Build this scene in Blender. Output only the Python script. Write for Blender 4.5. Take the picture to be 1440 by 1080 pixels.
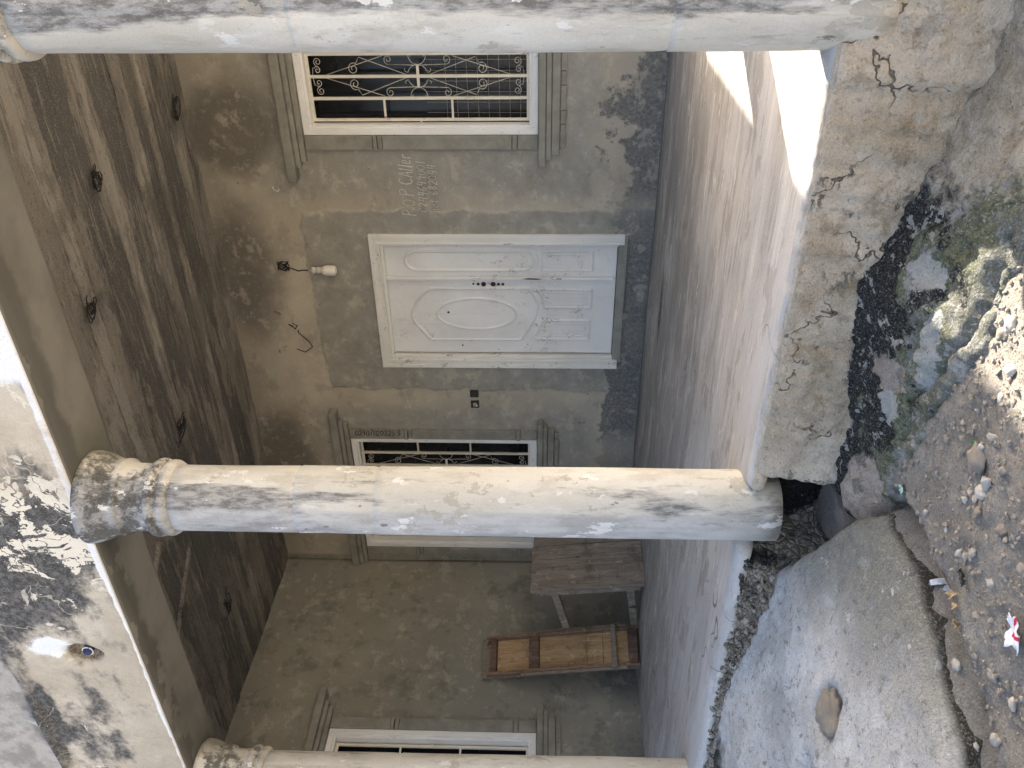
import bpy, bmesh, math, random
import numpy as np
from mathutils import Vector, Matrix, noise as MN
random.seed(7); rng = np.random.default_rng(7)
for o in list(bpy.data.objects): bpy.data.objects.remove(o)
sc = bpy.context.scene; COL = sc.collection
# ---------------------------------------------------------------- camera
yaw, pit, rol, FPX = math.radians(33.786), math.radians(2.0655), math.radians(0.4453), 1160.2
CAMZ = 0.975
fw = Vector((-math.sin(yaw)*math.cos(pit), math.cos(yaw)*math.cos(pit), math.sin(pit)))
r_ = Vector((math.cos(yaw), math.sin(yaw), 0)); u_ = r_.cross(fw)
rr = r_*math.cos(rol)+u_*math.sin(rol); uu = -r_*math.sin(rol)+u_*math.cos(rol)
cam = bpy.data.cameras.new('camera'); co = bpy.data.objects.new('camera', cam); COL.objects.link(co)
ax, ay, az = -uu, rr, -fw                      # the phone was held sideways: world up points to the picture's left
co.matrix_world = Matrix(((ax.x, ay.x, az.x, 0), (ax.y, ay.y, az.y, 0), (ax.z, ay.z, az.z, CAMZ), (0, 0, 0, 1)))
cam.sensor_width = 36; cam.lens = 36*FPX/1440; cam.clip_start = .05; cam.clip_end = 3000
sc.camera = co
# ---------------------------------------------------------------- sky, sun, exposure
SUN_EL, SUN_AZ = math.radians(33), math.radians(28.5)
w = bpy.data.worlds.new('World'); sc.world = w; w.use_nodes = True
nt = w.node_tree; bg = nt.nodes['Background']
sky = nt.nodes.new('ShaderNodeTexSky'); sky.sky_type = 'NISHITA'; sky.sun_disc = False
sky.sun_elevation = SUN_EL; sky.sun_rotation = SUN_AZ; sky.air_density = .8; sky.dust_density = 6.0; sky.ozone_density = .6
nt.links.new(sky.outputs[0], bg.inputs[0]); bg.inputs[1].default_value = 0.15
sl = bpy.data.lights.new('sun', 'SUN'); sl.energy = 4.5; sl.angle = math.radians(.55); sl.color = (1, .95, .87)
so = bpy.data.objects.new('sun', sl); COL.objects.link(so); so.location = (6, 12, 14)
sd = Vector((math.sin(SUN_AZ)*math.cos(SUN_EL), math.cos(SUN_AZ)*math.cos(SUN_EL), math.sin(SUN_EL)))
so.rotation_euler = (-sd).to_track_quat('-Z', 'Y').to_euler()
vs = sc.view_settings; vs.view_transform = 'Standard'; vs.look = 'None'; vs.exposure = 2.2; vs.gamma = 1; vs.use_curve_mapping = False
vs.use_white_balance = True; vs.white_balance_temperature = 7000; vs.white_balance_tint = 10
sc.render.engine = 'CYCLES'; sc.cycles.max_bounces = 6; sc.cycles.diffuse_bounces = 4; sc.cycles.glossy_bounces = 2

# ---------------------------------------------------------------- node helpers
class S:
    def __init__(s, b, k): s.b, s.k = b, k
    def _m(s, op, *o): return s.b.math(op, s, *o)
    def __add__(s, o): return s._m('ADD', o)
    __radd__ = __add__
    def __sub__(s, o): return s._m('SUBTRACT', o)
    def __rsub__(s, o): return s.b.math('SUBTRACT', o, s)
    def __mul__(s, o): return s._m('MULTIPLY', o)
    __rmul__ = __mul__
    def __truediv__(s, o): return s._m('DIVIDE', o)
    def abs(s): return s._m('ABSOLUTE')
    def mx(s, o): return s._m('MAXIMUM', o)
    def mn(s, o): return s._m('MINIMUM', o)
class MT:
    def __init__(s, name, rough=.9, spec=.3):
        s.m = bpy.data.materials.new(name); s.m.use_nodes = True; s.t = s.m.node_tree; s.t.nodes.clear()
        s.out = s.n('ShaderNodeOutputMaterial'); s.p = s.n('ShaderNodeBsdfPrincipled')
        s.t.links.new(s.p.outputs[0], s.out.inputs[0]); s.p.inputs['Roughness'].default_value = rough
        s.p.inputs['Specular IOR Level'].default_value = spec; s._c = None
    def n(s, t): return s.t.nodes.new(t)
    def put(s, inp, v):
        if isinstance(v, S): s.t.links.new(v.k, inp)
        elif isinstance(v, (tuple, list)) and len(v) == 3 and inp.type == 'RGBA': inp.default_value = (*v, 1)
        else: inp.default_value = v
    def math(s, op, *a):
        m = s.n('ShaderNodeMath'); m.operation = op
        for i, v in enumerate(a): s.put(m.inputs[i], v)
        return S(s, m.outputs[0])
    def co(s):
        if s._c is None: s._c = S(s, s.n('ShaderNodeTexCoord').outputs['Object'])
        return s._c
    def xyz(s, v=None):
        n = s.n('ShaderNodeSeparateXYZ'); s.put(n.inputs[0], v or s.co()); return [S(s, n.outputs[i]) for i in range(3)]
    def vec(s, x, y, z):
        n = s.n('ShaderNodeCombineXYZ')
        for i, v in enumerate((x, y, z)): s.put(n.inputs[i], v)
        return S(s, n.outputs[0])
    def sc(s, k, off=(0, 0, 0), v=None):
        n = s.n('ShaderNodeMapping'); s.put(n.inputs[0], v or s.co()); n.inputs['Scale'].default_value = k; n.inputs['Location'].default_value = off
        return S(s, n.outputs[0])
    def noise(s, scale, det=4, rough=.55, v=None, dist=0, col=False):
        n = s.n('ShaderNodeTexNoise'); s.put(n.inputs['Vector'], v or s.co()); n.inputs['Scale'].default_value = scale
        n.inputs['Detail'].default_value = min(det, 5); n.inputs['Roughness'].default_value = rough; n.inputs['Distortion'].default_value = dist
        return S(s, n.outputs[1 if col else 0])
    def voro(s, scale, v=None, feat='DISTANCE_TO_EDGE', out=0):
        n = s.n('ShaderNodeTexVoronoi'); n.feature = feat; s.put(n.inputs['Vector'], v or s.co()); n.inputs['Scale'].default_value = scale
        return S(s, n.outputs[out])
    def ss(s, f, lo, hi, a=0., b=1.):
        n = s.n('ShaderNodeMapRange'); n.interpolation_type = 'SMOOTHSTEP'; s.put(n.inputs[0], f)
        for i, v in enumerate((lo, hi, a, b)): s.put(n.inputs[i+1], v)
        return S(s, n.outputs[0])
    def lin(s, f, lo, hi, a=0., b=1.):
        n = s.n('ShaderNodeMapRange'); s.put(n.inputs[0], f)
        for i, v in enumerate((lo, hi, a, b)): s.put(n.inputs[i+1], v)
        return S(s, n.outputs[0])
    def mix(s, f, a, b, mode='MIX'):
        n = s.n('ShaderNodeMix'); n.data_type = 'RGBA'; n.blend_type = mode
        s.put(n.inputs[0], f); s.put(n.inputs[6], a); s.put(n.inputs[7], b); return S(s, n.outputs[2])
    def warp(s, amt, scale, det=3):
        """object coordinates pushed about by noise, as three scalars"""
        c = s.noise(scale, det, .6, col=True); n = s.n('ShaderNodeVectorMath'); n.operation = 'SUBTRACT'; s.put(n.inputs[0], c); n.inputs[1].default_value = (.5, .5, .5)
        n2 = s.n('ShaderNodeVectorMath'); n2.operation = 'SCALE'; s.put(n2.inputs[0], S(s, n.outputs[0])); n2.inputs['Scale'].default_value = amt
        n3 = s.n('ShaderNodeVectorMath'); n3.operation = 'ADD'; s.put(n3.inputs[0], s.co()); s.put(n3.inputs[1], S(s, n2.outputs[0]))
        return S(s, n3.outputs[0])
    def box(s, x, z, x0, x1, z0, z1, soft=.05):
        d = ((x-(x0+x1)/2).abs()-abs(x1-x0)/2).mx((z-(z0+z1)/2).abs()-abs(z1-z0)/2); return s.ss(d, soft, -soft)
    def ell(s, x, z, cx, cz, rx, rz, soft=.3):
        a = (x-cx)*(1/rx); b = (z-cz)*(1/rz); d = s.math('SQRT', a*a+b*b); return s.ss(d, 1+soft, 1-soft)
    def blob(s, x, z, cx, cz, rx, rz, nz, k=1.2, soft=.07):
        a = (x-cx)*(1/rx); b = (z-cz)*(1/rz); d = s.math('SQRT', a*a+b*b)+(nz-.5)*k; return s.ss(d, 1+soft, 1-soft)
    def crack(s, scale, wd, off=(0, 0, 0), det=3):
        return s.ss((s.noise(scale, det, .55, s.sc((1, 1, 1), off))-.5).abs(), wd, wd*.25)
    def grain(s, c, a=.35, scale=170):
        g = s.noise(scale, 3, .7); c = s.mix(s.ss(g, .52, .70)*a, c, (.03, .028, .025)); return s.mix(s.ss(g, .48, .32)*a*.7, c, (.8, .77, .72))
    def bump(s, h, st=.3, dist=.02, nrm=None):
        n = s.n('ShaderNodeBump'); n.inputs['Strength'].default_value = st; n.inputs['Distance'].default_value = dist; s.put(n.inputs['Height'], h)
        if nrm: s.put(n.inputs['Normal'], nrm)
        return S(s, n.outputs[0])
    def fin(s, col, h=None, st=.3, dist=.02, rough=None):
        s.put(s.p.inputs['Base Color'], col)
        if h is not None: s.put(s.p.inputs['Normal'], s.bump(h, st, dist))
        if rough is not None: s.put(s.p.inputs['Roughness'], rough)
        return s.m

# ---------------------------------------------------------------- materials
def m_wall():
    m = MT('cement_render'); wv = m.warp(.22, 2.2, 5); x, y, z = m.xyz(wv)
    wl = m.warp(.5, 1.1, 4); xl, yl, zl = m.xyz(wl)
    n1 = m.noise(1.3, 6, .6); n2 = m.noise(7, 6, .65); n3 = m.noise(38, 5, .7); sm = m.noise(1.0, 5, .6, m.sc((1, 1, 3.5), (3, 1, 7)))
    c = m.mix(m.ss(n1, .38, .66), (.355, .318, .258), (.44, .40, .325))
    c = m.mix(m.ss(sm, .45, .68)*.6, c, (.36, .335, .28))
    gr = m.mix(m.ss(n2, .3, .7), (.235, .23, .207), (.31, .303, .272))
    k = m.box(x, z, -4.66, -2.76, -.3, 3.12, .018)
    for a, b, p, q in ((-2.62, -.2, .55, 3.38), (-7.2, -4.88, .5, 3.35)): k = k.mx(m.box(x, z, a, b, p, q, .15)*m.ss(n1, .30, .52, .45, 1.))
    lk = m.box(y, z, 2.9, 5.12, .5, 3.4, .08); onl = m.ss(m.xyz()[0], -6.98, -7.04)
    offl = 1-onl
    k = (k*offl).mx(lk*onl*.7)
    c = m.mix(k*.92, c, gr)
    # trowel edge ghost round the door patch
    kd = m.box(x, z, -4.68, -2.74, -.3, 3.14, .02)-m.box(x, z, -4.65, -2.77, -.3, 3.11, .02)
    c = m.mix(kd*m.ss(n2, .4, .6)*offl*.5, c, (.42, .40, .34))
    # damp foot
    wob = m.noise(2.6, 5, .65); hgt = m.lin(wob, .3, .7, .10, .58)
    foot = m.ss(m.xyz()[2]-hgt, .03, -.03)*m.ss(m.noise(1.1, 2, .5, m.sc((1, 1, .2), (2, 0, 0))), .34, .5, .35, 1.)
    c = m.mix(foot*.9, c, m.mix(m.ss(n3, .35, .7), (.085, .085, .083), (.19, .19, .185)))
    c = m.mix(foot*m.ss(m.noise(16, 6, .8), .60, .68)*.6, c, (.36, .36, .34))
    # soot and damp under the ceiling
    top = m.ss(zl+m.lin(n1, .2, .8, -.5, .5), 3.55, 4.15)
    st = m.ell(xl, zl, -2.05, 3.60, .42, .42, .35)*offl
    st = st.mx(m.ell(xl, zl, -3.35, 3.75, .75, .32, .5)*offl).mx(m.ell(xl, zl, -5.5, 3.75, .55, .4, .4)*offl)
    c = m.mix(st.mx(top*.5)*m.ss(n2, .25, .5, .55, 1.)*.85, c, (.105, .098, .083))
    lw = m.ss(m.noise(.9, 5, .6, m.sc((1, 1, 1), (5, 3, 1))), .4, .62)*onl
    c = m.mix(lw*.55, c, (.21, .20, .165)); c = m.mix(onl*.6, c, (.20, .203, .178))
    # small brown spots and pits
    sp = m.ss(m.noise(11, 3, .5, m.sc((1, 1, 1), (9, 2, 4))), .70, .75)*m.ss(n1, .42, .6)
    c = m.mix(sp*.75, c, (.10, .075, .05)); c = m.mix(m.ss(n3, .66, .74)*.35, c, (.12, .11, .09)); c = m.mix(m.ss(n2, .56, .68)*.35, c, (.5, .46, .38)); c = m.mix(m.ss(m.noise(2.7, 5, .7, m.sc((1, 1, 1.4), (7, 1, 3))), .54, .64)*.4, c, (.20, .19, .16)); c = m.mix(m.ss(m.noise(3.4, 5, .7, m.sc((1, 1, 1.4), (2, 9, 6))), .57, .63)*.35, c, (.50, .455, .37))
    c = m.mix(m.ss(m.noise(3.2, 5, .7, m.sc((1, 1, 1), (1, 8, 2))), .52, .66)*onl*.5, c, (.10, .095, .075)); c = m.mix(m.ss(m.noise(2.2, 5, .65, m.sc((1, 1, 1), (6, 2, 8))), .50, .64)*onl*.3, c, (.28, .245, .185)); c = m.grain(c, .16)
    h = n1*.9+n2*.35+n3*.10+k*.5
    return m.fin(c, h, .5, .035, .92)
def m_mould():
    m = MT('cement_moulding'); n2 = m.noise(6, 6, .65); n3 = m.noise(40, 5, .7)
    c = m.mix(m.ss(n2, .3, .7), (.20, .196, .172), (.285, .278, .245)); c = m.mix(m.ss(n3, .62, .75)*.5, c, (.10, .10, .09))
    c = m.mix(m.ss(m.noise(3, 5, .6, m.sc((1, 1, 1), (4, 4, 4))), .55, .7)*.5, c, (.15, .15, .13))
    return m.fin(c, n2*.6+n3*.2, .4, .01, .9)
def m_ceil():
    m = MT('board_marked_concrete'); at = m.n('ShaderNodeAttribute'); at.attribute_name = 'tone'; tone = S(m, at.outputs['Fac']); aj = m.n('ShaderNodeAttribute'); aj.attribute_name = 'joint'; jt = S(m, aj.outputs['Fac'])
    s1 = m.noise(2.2, 5, .6, m.sc((.22, 2.6, 1)), .4); s2 = m.noise(7, 5, .7, m.sc((.25, 3.2, 1), (3, 1, 0))); n = m.noise(22, 5, .75, m.sc((.55, 1.5, 1))); b = m.noise(1.0, 5, .62, m.sc((.7, 1.8, 1), (5, 1, 0)))
    k = tone+(b-.5)*2.0+(s1-.5)*1.3; bk = m.noise(1.3, 5, .65, m.sc((1, 1, 1), (3, 9, 0)))
    c = m.mix(m.ss(k, .42, .50), (.10, .097, .09), (.215, .198, .172)); c = m.mix(m.ss(k, .70, .80), c, (.31, .29, .255)); gp = m.ss(m.noise(.8, 5, .6, m.sc((1, 1.3, 1), (8, 3, 0))), .52, .60); c = m.mix(gp*.8, c, (.145, .138, .12)); c = m.mix(m.ss(s2, .55, .62)*.55, c, (.31, .265, .205)); c = m.mix(m.ss(s2, .44, .38)*.5, c, (.085, .075, .06))
    c = m.mix(jt*m.ss(n, .40, .54)*m.ss(bk, .42, .56)*.75, c, (.05, .045, .04)); c = m.mix(m.ss(bk, .56, .66)*.55, c, (.085, .08, .07)); c = m.mix(m.ss(n, .56, .66)*.55, c, (.07, .06, .05)); c = m.mix(m.ss(m.noise(48, 4, .7, m.sc((.5, 1.3, 1))), .63, .69)*.6, c, (.40, .35, .28)); c = m.grain(c, .25, 120)
    return m.fin(c, s1*.4+s2*.5+n*.7-jt*.2, .8, .03, .95)
def m_beam():
    m = MT('beam_render'); Xb, Yb, Zb = m.xyz(); x, y, z = m.xyz(m.warp(.25, 3, 4)); n1 = m.noise(2, 5, .6); n2 = m.noise(9, 5, .65)
    c = m.mix(m.ss(n1, .35, .65), (.16, .152, .13), (.225, .213, .183)); c = m.mix(m.ss(n2, .6, .75)*.3, c, (.16, .15, .12))
    d = m.ss(y, 3.14, 3.08)*m.ss(m.noise(2.1, 4, .6, m.sc((1, 1.5, 1), (1, 0, 2))), .44, .47)*m.ss(Yb, 2.97, 2.99)
    c = m.mix(d*.8, c, (.10, .098, .085))
    for cx in (-2.78, -5.28, -.476): c = m.mix(m.ell(x, y, cx, 3.2, .34, .26, .3)*.7, c, (.12, .12, .09))
    return m.fin(c, n1+n2*.4, .35, .02, .92)
def m_facade():
    m = MT('weathered_facade_paint'); wv = m.warp(.25, 3, 5); x, y, z = m.xyz(wv); X, Y, Z = m.xyz()
    n1 = m.noise(1.6, 7, .62); n2 = m.noise(6, 7, .68); n3 = m.noise(30, 6, .72)
    c = m.mix(m.ss(n1, .35, .65), (.46, .40, .31), (.62, .56, .46)); c = m.mix(m.ss(n2, .5, .7)*.6, c, (.36, .32, .27))
    # black algae
    al = m.noise(1.25, 8, .66, m.sc((1, 1, 1.5), (3.3, 0, 1.2)))
    zone = m.ell(x, z, -2.95, 3.58, .46, .40, .45).mx(m.ell(x, z, -4.0, 4.0, .9, .12, .5)).mx(m.ss(X, -4.9, -6.5)*.6).mx(m.ell(x, z, -3.3, 4.1, .7, .3, .5))
    am = m.ss(al+zone*.22+(n2-.5)*.25, .56, .70)
    c = m.mix(am*.94, c, m.mix(m.ss(n3, .4, .65), (.022, .024, .028), (.13, .13, .13)))
    # cream paint left in flakes
    fl = m.noise(3.6, 8, .72, m.sc((1, 1, 1), (8, 1, 3)), .6)
    fm = m.ss(fl+m.ell(x, z, -2.88, 3.48, .36, .30, .4)*.13, .625, .64)*m.ell(x, z, -2.9, 3.52, .45, .36, .35)
    cr = 1-m.crack(9, .022, (2, 2, 2))
    c = m.mix(fm*cr, c, (.80, .74, .62)); c = m.mix(m.ss(fl, .60, .615)*m.ss(n1, .45, .6)*.85, c, (.78, .73, .63))
    # sound white paint: right of the break and along the drip edge
    wr = m.ss(x+(Z-3.4)*.25, -2.04, -1.98); we = m.ss(Z-m.lin(n1, .35, .65, -.012, .022), 3.262, 3.256)
    hl = m.blob(X, Z, -3.80, 3.75, .085, .12, n2, 1.6, .14)
    c = m.mix(wr.mx(we*.95).mx(hl), c, (.84, .86, .88))
    hole = m.blob(X, Z, -3.86, 3.57, .075, .105, n2, .8, .1); c = m.mix(hole, c, m.mix(m.ss(n3, .4, .6), (.11, .09, .065), (.30, .25, .19)))
    up = m.ss(z, 4.06, 4.10); c = m.mix(up*.75*m.ss(X, -3.6, -4.), c, m.mix(m.ss(n2, .4, .6), (.20, .20, .20), (.42, .41, .40)))
    ck = m.crack(.9, .003, (4, 1, 1), 5)*m.ss(n1, .46, .55); c = m.mix(ck*.5, c, (.74, .68, .56)); c = m.mix(m.ss(X, -2.0, -2.15)*m.ss(X, -2.75, -2.5)*m.ss(n2, .35, .6)*.55, c, (.52, .44, .33)); c = m.grain(c, .25)
    c = m.mix(m.ss(n3, .62, .72)*.3, c, (.2, .18, .15))
    return m.fin(c, n2*.5+n3*.25+fm*.25, .45, .02, .9)
def m_column(name, dark_ang, seed, dk=0.):
    """dark_ang: direction (degrees in plan) that the rain-blackened side faces"""
    m = MT(name, .8); x, y, z = m.xyz(); n1 = m.noise(1.7, 6, .6, m.sc((1, 1, .5), (seed, 0, 0))); n2 = m.noise(8, 7, .7, m.sc((1, 1, .35), (0, seed, 0))); n3 = m.noise(34, 5, .75, m.sc((1, 1, .3)))
    c = m.mix(m.ss(n1, .35, .65), (.54, .51, .44), (.68, .65, .585)); c = m.mix(m.ss(n2, .50, .66)*.5, c, (.40, .365, .30)); c = m.mix(m.ss(n2, .42, .34)*.5, c, (.72, .71, .67))
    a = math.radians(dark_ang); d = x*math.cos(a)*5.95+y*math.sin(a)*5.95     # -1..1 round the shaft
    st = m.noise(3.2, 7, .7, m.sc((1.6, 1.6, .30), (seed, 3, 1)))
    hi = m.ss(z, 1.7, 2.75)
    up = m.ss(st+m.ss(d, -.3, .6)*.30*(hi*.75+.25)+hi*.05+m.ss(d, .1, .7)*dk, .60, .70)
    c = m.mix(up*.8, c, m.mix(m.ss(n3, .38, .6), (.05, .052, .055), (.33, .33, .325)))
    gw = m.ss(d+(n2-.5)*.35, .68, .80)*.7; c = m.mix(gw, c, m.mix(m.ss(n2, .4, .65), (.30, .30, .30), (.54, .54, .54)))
    ca = m.ss(z, 2.80, 2.86)*m.ss(m.noise(5, 7, .75, m.sc((1, 1, 1), (seed, 8, 2))), .46, .58)
    c = m.mix(ca*.85, c, (.06, .06, .055))
    gn = m.ss(z, 2.92, 3.2)*m.ss(y, -.05, .15); c = m.mix(gn*.8, c, (.17, .165, .12))
    low = m.ss(z, .35, -.12)*m.ss(n1, .35, .6); c = m.mix(low*.4, c, (.50, .43, .32))
    lk = m.ss(z, .12, -.2)*m.ss(n2, .48, .6); c = m.mix(lk*.6, c, (.09, .085, .07))
    ch = m.ss(m.noise(4.5, 5, .72, m.sc((1, 1, .7), (seed, 2, 7))), .60, .615); c = m.mix(ch*.75, c, (.42, .385, .32)); c2 = m.ss(m.noise(7, 5, .7, m.sc((1, 1, .5), (1, seed, 4))), .615, .63); c = m.mix(c2*.8, c, (.76, .75, .72))
    c = m.mix(m.ss(n3, .66, .74)*.7, c, (.14, .12, .10)); c = m.mix(m.ss(m.noise(13, 4, .6, m.sc((1, 1, .6), (2, seed, 5))), .68, .73)*.7, c, (.10, .085, .07))
    c = m.mix(m.ss(m.noise(26, 4, .7, m.sc((1, 1, .22), (seed, 1, 1))), .60, .68)*.35, c, (.22, .20, .17)); c = m.grain(c, .16)
    return m.fin(c, n2*.5+n3*.18, .45, .014, .85)
def m_floor():
    m = MT('worn_cement_floor'); X, Y, Z = m.xyz(); g = m.noise(2.6, 6, .65, m.sc((.25, 2.2, 1))); g2 = m.noise(6, 7, .7, m.sc((.16, 2.6, 1), (3, 2, 0)), .3); n3 = m.noise(34, 5, .75, m.sc((.5, 1.4, 1))); b = m.noise(1.1, 5, .6)
    falloff_dust = m.ss(Y+m.lin(b, .3, .7, -.7, .7), 5.3, 3.4)      # light falloff painted in, plus dust: paler towards the open side
    c = m.mix(falloff_dust, m.mix(m.ss(g, .35, .65), (.245, .225, .198), (.345, .32, .285)), m.mix(m.ss(g, .3, .6), (.385, .362, .33), (.50, .478, .445)))
    c = m.mix(m.ss(g2, .57, .68)*.55, c, (.20, .165, .135)); c = m.mix(m.ss(g2, .44, .33)*.5, c, (.66, .64, .61))
    pt = m.ss(m.noise(2.2, 6, .7, m.sc((.5, 1.5, 1), (7, 7, 0))), .56, .60)*m.ss(Y, 3.2, 4); c = m.mix(pt*.6, c, (.50, .46, .40)); p2 = m.ss(m.noise(3.1, 5, .7, m.sc((.45, 1.3, 1), (1, 4, 0))), .55, .585); c = m.mix(p2*.5, c, (.25, .215, .175)); p3 = m.ss(m.noise(8, 5, .75, m.sc((.35, 1.4, 1), (3, 4, 0))), .60, .63); c = m.mix(p3*.6, c, (.66, .62, .55))
    ed = m.ss(Y+m.lin(b, .3, .7, -.12, .12), 3.35, 3.08); c = m.mix(ed*.55, c, (.55, .53, .50)); lip = m.ss(Z, -.006, -.014)*m.ss(X, -2.62, -2.58); c = m.mix(lip, c, m.mix(m.ss(n3, .4, .6), (.42, .335, .235), (.55, .46, .35)))
    c = m.mix(m.ss(n3, .63, .71)*.6, c, (.14, .115, .09)); c = m.mix(m.ell(X, Y, -3.3, 6.05, .30, .05, .5)*m.ss(n3, .35, .5), c, (.03, .03, .03))
    ck = m.crack(.9, .0025, (2, 1, 1))*m.ss(b, .52, .58); c = m.mix(ck*.8, c, (.12, .10, .08))
    c = m.mix(m.ss(Y, 6.72, 6.84)*.7, c, (.11, .105, .095))
    n4 = m.noise(16, 4, .7, m.sc((.14, 2, 1), (6, 2, 0))); c = m.mix(m.ss(n4, .56, .66)*.4, c, (.20, .17, .14)); c = m.mix(m.ss(n4, .42, .34)*.35, c, (.70, .67, .63)); c = m.grain(c, .2, 140)
    return m.fin(c, g*.5+g2*.4+n3*.25-ck*.8, .45, .02, m.lin(g, .3, .7, .62, .88))
def m_ochre():
    m = MT('ochre_mud_render'); X, Y, Z = m.xyz(); n1 = m.noise(2.6, 7, .62); n2 = m.noise(9, 7, .7); n3 = m.noise(40, 6, .75)
    c = m.mix(m.ss(n1, .36, .64), (.52, .41, .285), (.68, .565, .43)); c = m.mix(m.ss(n2, .52, .66)*.7, c, (.35, .255, .155)); c = m.mix(m.ss(n2, .44, .33)*.7, c, (.66, .57, .44))
    ck = m.crack(1.7, .0045, (2, 3, 1), 5)*m.ss(n1, .44, .52); c = m.mix(ck*.8, c, (.10, .075, .05))
    bs = m.ss(m.noise(5, 8, .75, m.sc((1, 1, 1.6), (2, 0, 5)))+m.ss(Z+(n1-.5)*.4, -.22, -.36)*.12*m.ss(X, -.8, -1.1), .60, .66)*m.ss(n1, .36, .5)*m.ss(X, -.75, -1.05, .35, 1.); c = m.mix(bs*.75, c, (.065, .06, .05))
    pk = m.ss(X, -1.9, -2.45)*m.ss(n2, .35, .6); c = m.mix(pk*.6, c, (.68, .565, .44)); c = m.mix(m.ss(n3, .62, .7)*.5, c, (.16, .12, .08))
    ed = m.ss(Z, -.05, -.015)*m.ss(n2, .4, .55); c = m.mix(ed*.5, c, (.62, .58, .52))
    c = m.mix(m.ss(m.noise(26, 4, .7), .58, .66)*.5, c, (.24, .175, .11)); c = m.grain(c, .3, 120)
    return m.fin(c, n1*.5+n2*.7+n3*.5-ck*.7, 1., .04, .95)
def m_apron():
    m = MT('mossy_cement'); X, Y, Z = m.xyz(); wx, wy, wz = m.xyz(m.warp(.16, 6, 6)); n1 = m.noise(3, 7, .65); n2 = m.noise(11, 7, .72); n3 = m.noise(45, 6, .78)
    c = m.mix(m.ss(n1, .38, .62), (.16, .16, .13), (.34, .34, .305)); c = m.mix(m.ss(n2, .54, .66)*.75, c, (.47, .47, .43))
    t = (2.95-wy)*1.75                     # 0 at the plinth, 1 at the dirt
    gz = m.ss(m.noise(5.5, 5, .7, m.sc((1, 1, 1), (4, 4, 0))), .43, .52)*m.ss(t+(n2-.5)*.6, 1.1, .7); c = m.mix(gz*.85, c, m.mix(m.ss(n3, .42, .58), (.06, .07, .03), (.20, .205, .095)))
    bk = m.ss(t+(n1-.5)*1.9+(n2-.5)*1.0+(m.noise(4.2, 5, .6, m.sc((1, 1, 1), (3, 7, 2)))-.5)*1.2, .60, .46)*m.ss(X+(n2-.5)*.5, -.95, -1.1); bk = bk.mx(m.blob(X, Y, -.93, 2.85, .12, .09, n2, 1.5)); c = m.mix(bk*.97, c, m.mix(m.ss(n3, .52, .66), (.012, .013, .012), (.075, .075, .062))); c = m.mix(bk*m.ss(m.noise(24, 4, .6, m.sc((1, 1, 1), (5, 5, 1))), .62, .65)*.8, c, (.42, .41, .37))
    fk = m.ss(m.noise(15, 5, .6, m.sc((1, .7, 1), (1, 3, 3))), .595, .615)*m.ss(n1, .36, .5); c = m.mix(fk*.9, c, (.46, .44, .39))
    pk = m.blob(X, Y, -2.36, 2.70, .21, .14, n2, 1.1).mx(m.blob(X, Y, -1.72, 2.66, .07, .09, n2, 1.5)*.8); c = m.mix(pk, c, m.mix(m.ss(n1, .3, .6), (.36, .29, .225), (.54, .455, .37))); c = m.mix(pk*m.ss(n2, .52, .6)*.6, c, (.28, .23, .18)); c = m.mix(pk*m.ss(m.noise(6, 5, .7, m.sc((1, 1, 1), (8, 2, 2))), .55, .6)*.7, c, (.14, .13, .105))
    pw = m.blob(X, Y, -1.52, 2.50, .17, .05, n2, 2.2).mx(m.blob(X, Y, -1.28, 2.62, .05, .09, n2, 2.2)).mx(m.blob(X, Y, -1.85, 2.62, .06, .05, n2, 2.2)); c = m.mix(pw*.8, c, (.52, .52, .48))
    oc = m.ss(X+(n2-.5)*.5, -1.1, -.95)*m.ss(t+(n2-.5)*.8, .75, .55).mx(m.ss(X+(n2-.5)*.3, -.98, -.85)); c = m.mix(oc*.92, c, m.mix(m.ss(n2, .4, .6), (.45, .355, .24), (.60, .50, .37)))
    c = m.mix(m.ss(X+(n2-.5)*.06, -2.46, -2.50), c, (.014, .014, .014)); c = m.mix(m.ss(n3, .60, .66)*.65, c, (.04, .04, .033)); c = m.mix(m.ss(n3, .41, .35)*.5, c, (.5, .49, .44)); c = m.grain(c, .35, 120)
    return m.fin(c, n1*.5+n2*.8+n3*.5, 1., .045, .95)
def m_rubble():
    m = MT('broken_rubble_edge'); X, Y, Z = m.xyz(); n1 = m.noise(4, 6, .65); n2 = m.noise(14, 7, .75); v = m.voro(26, m.warp(.05, 14), 'F1', 1)
    vd = m.voro(26, m.warp(.05, 14))
    c = m.mix(m.ss(n1, .35, .65), (.25, .215, .165), (.40, .36, .30)); c = m.mix(.55, c, m.mix(m.ss(v, .2, .9), (.16, .13, .10), (.50, .46, .40)))
    c = m.mix(m.ss(vd, .08, .0)*.7, c, (.06, .05, .04))
    bk = m.ss(X+m.lin(n1, .3, .7, -.25, .25)+Z*1.0, -3.30, -3.05); c = m.mix(bk*.97, c, m.mix(m.ss(n2, .58, .66), (.006, .006, .007), (.04, .038, .036)))
    c = m.mix(bk*m.ss(m.noise(34, 3, .5), .71, .74), c, (.6, .6, .58))
    return m.fin(c, n1*.5+n2*.7+vd*1.6, .9, .03, .85)
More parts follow.
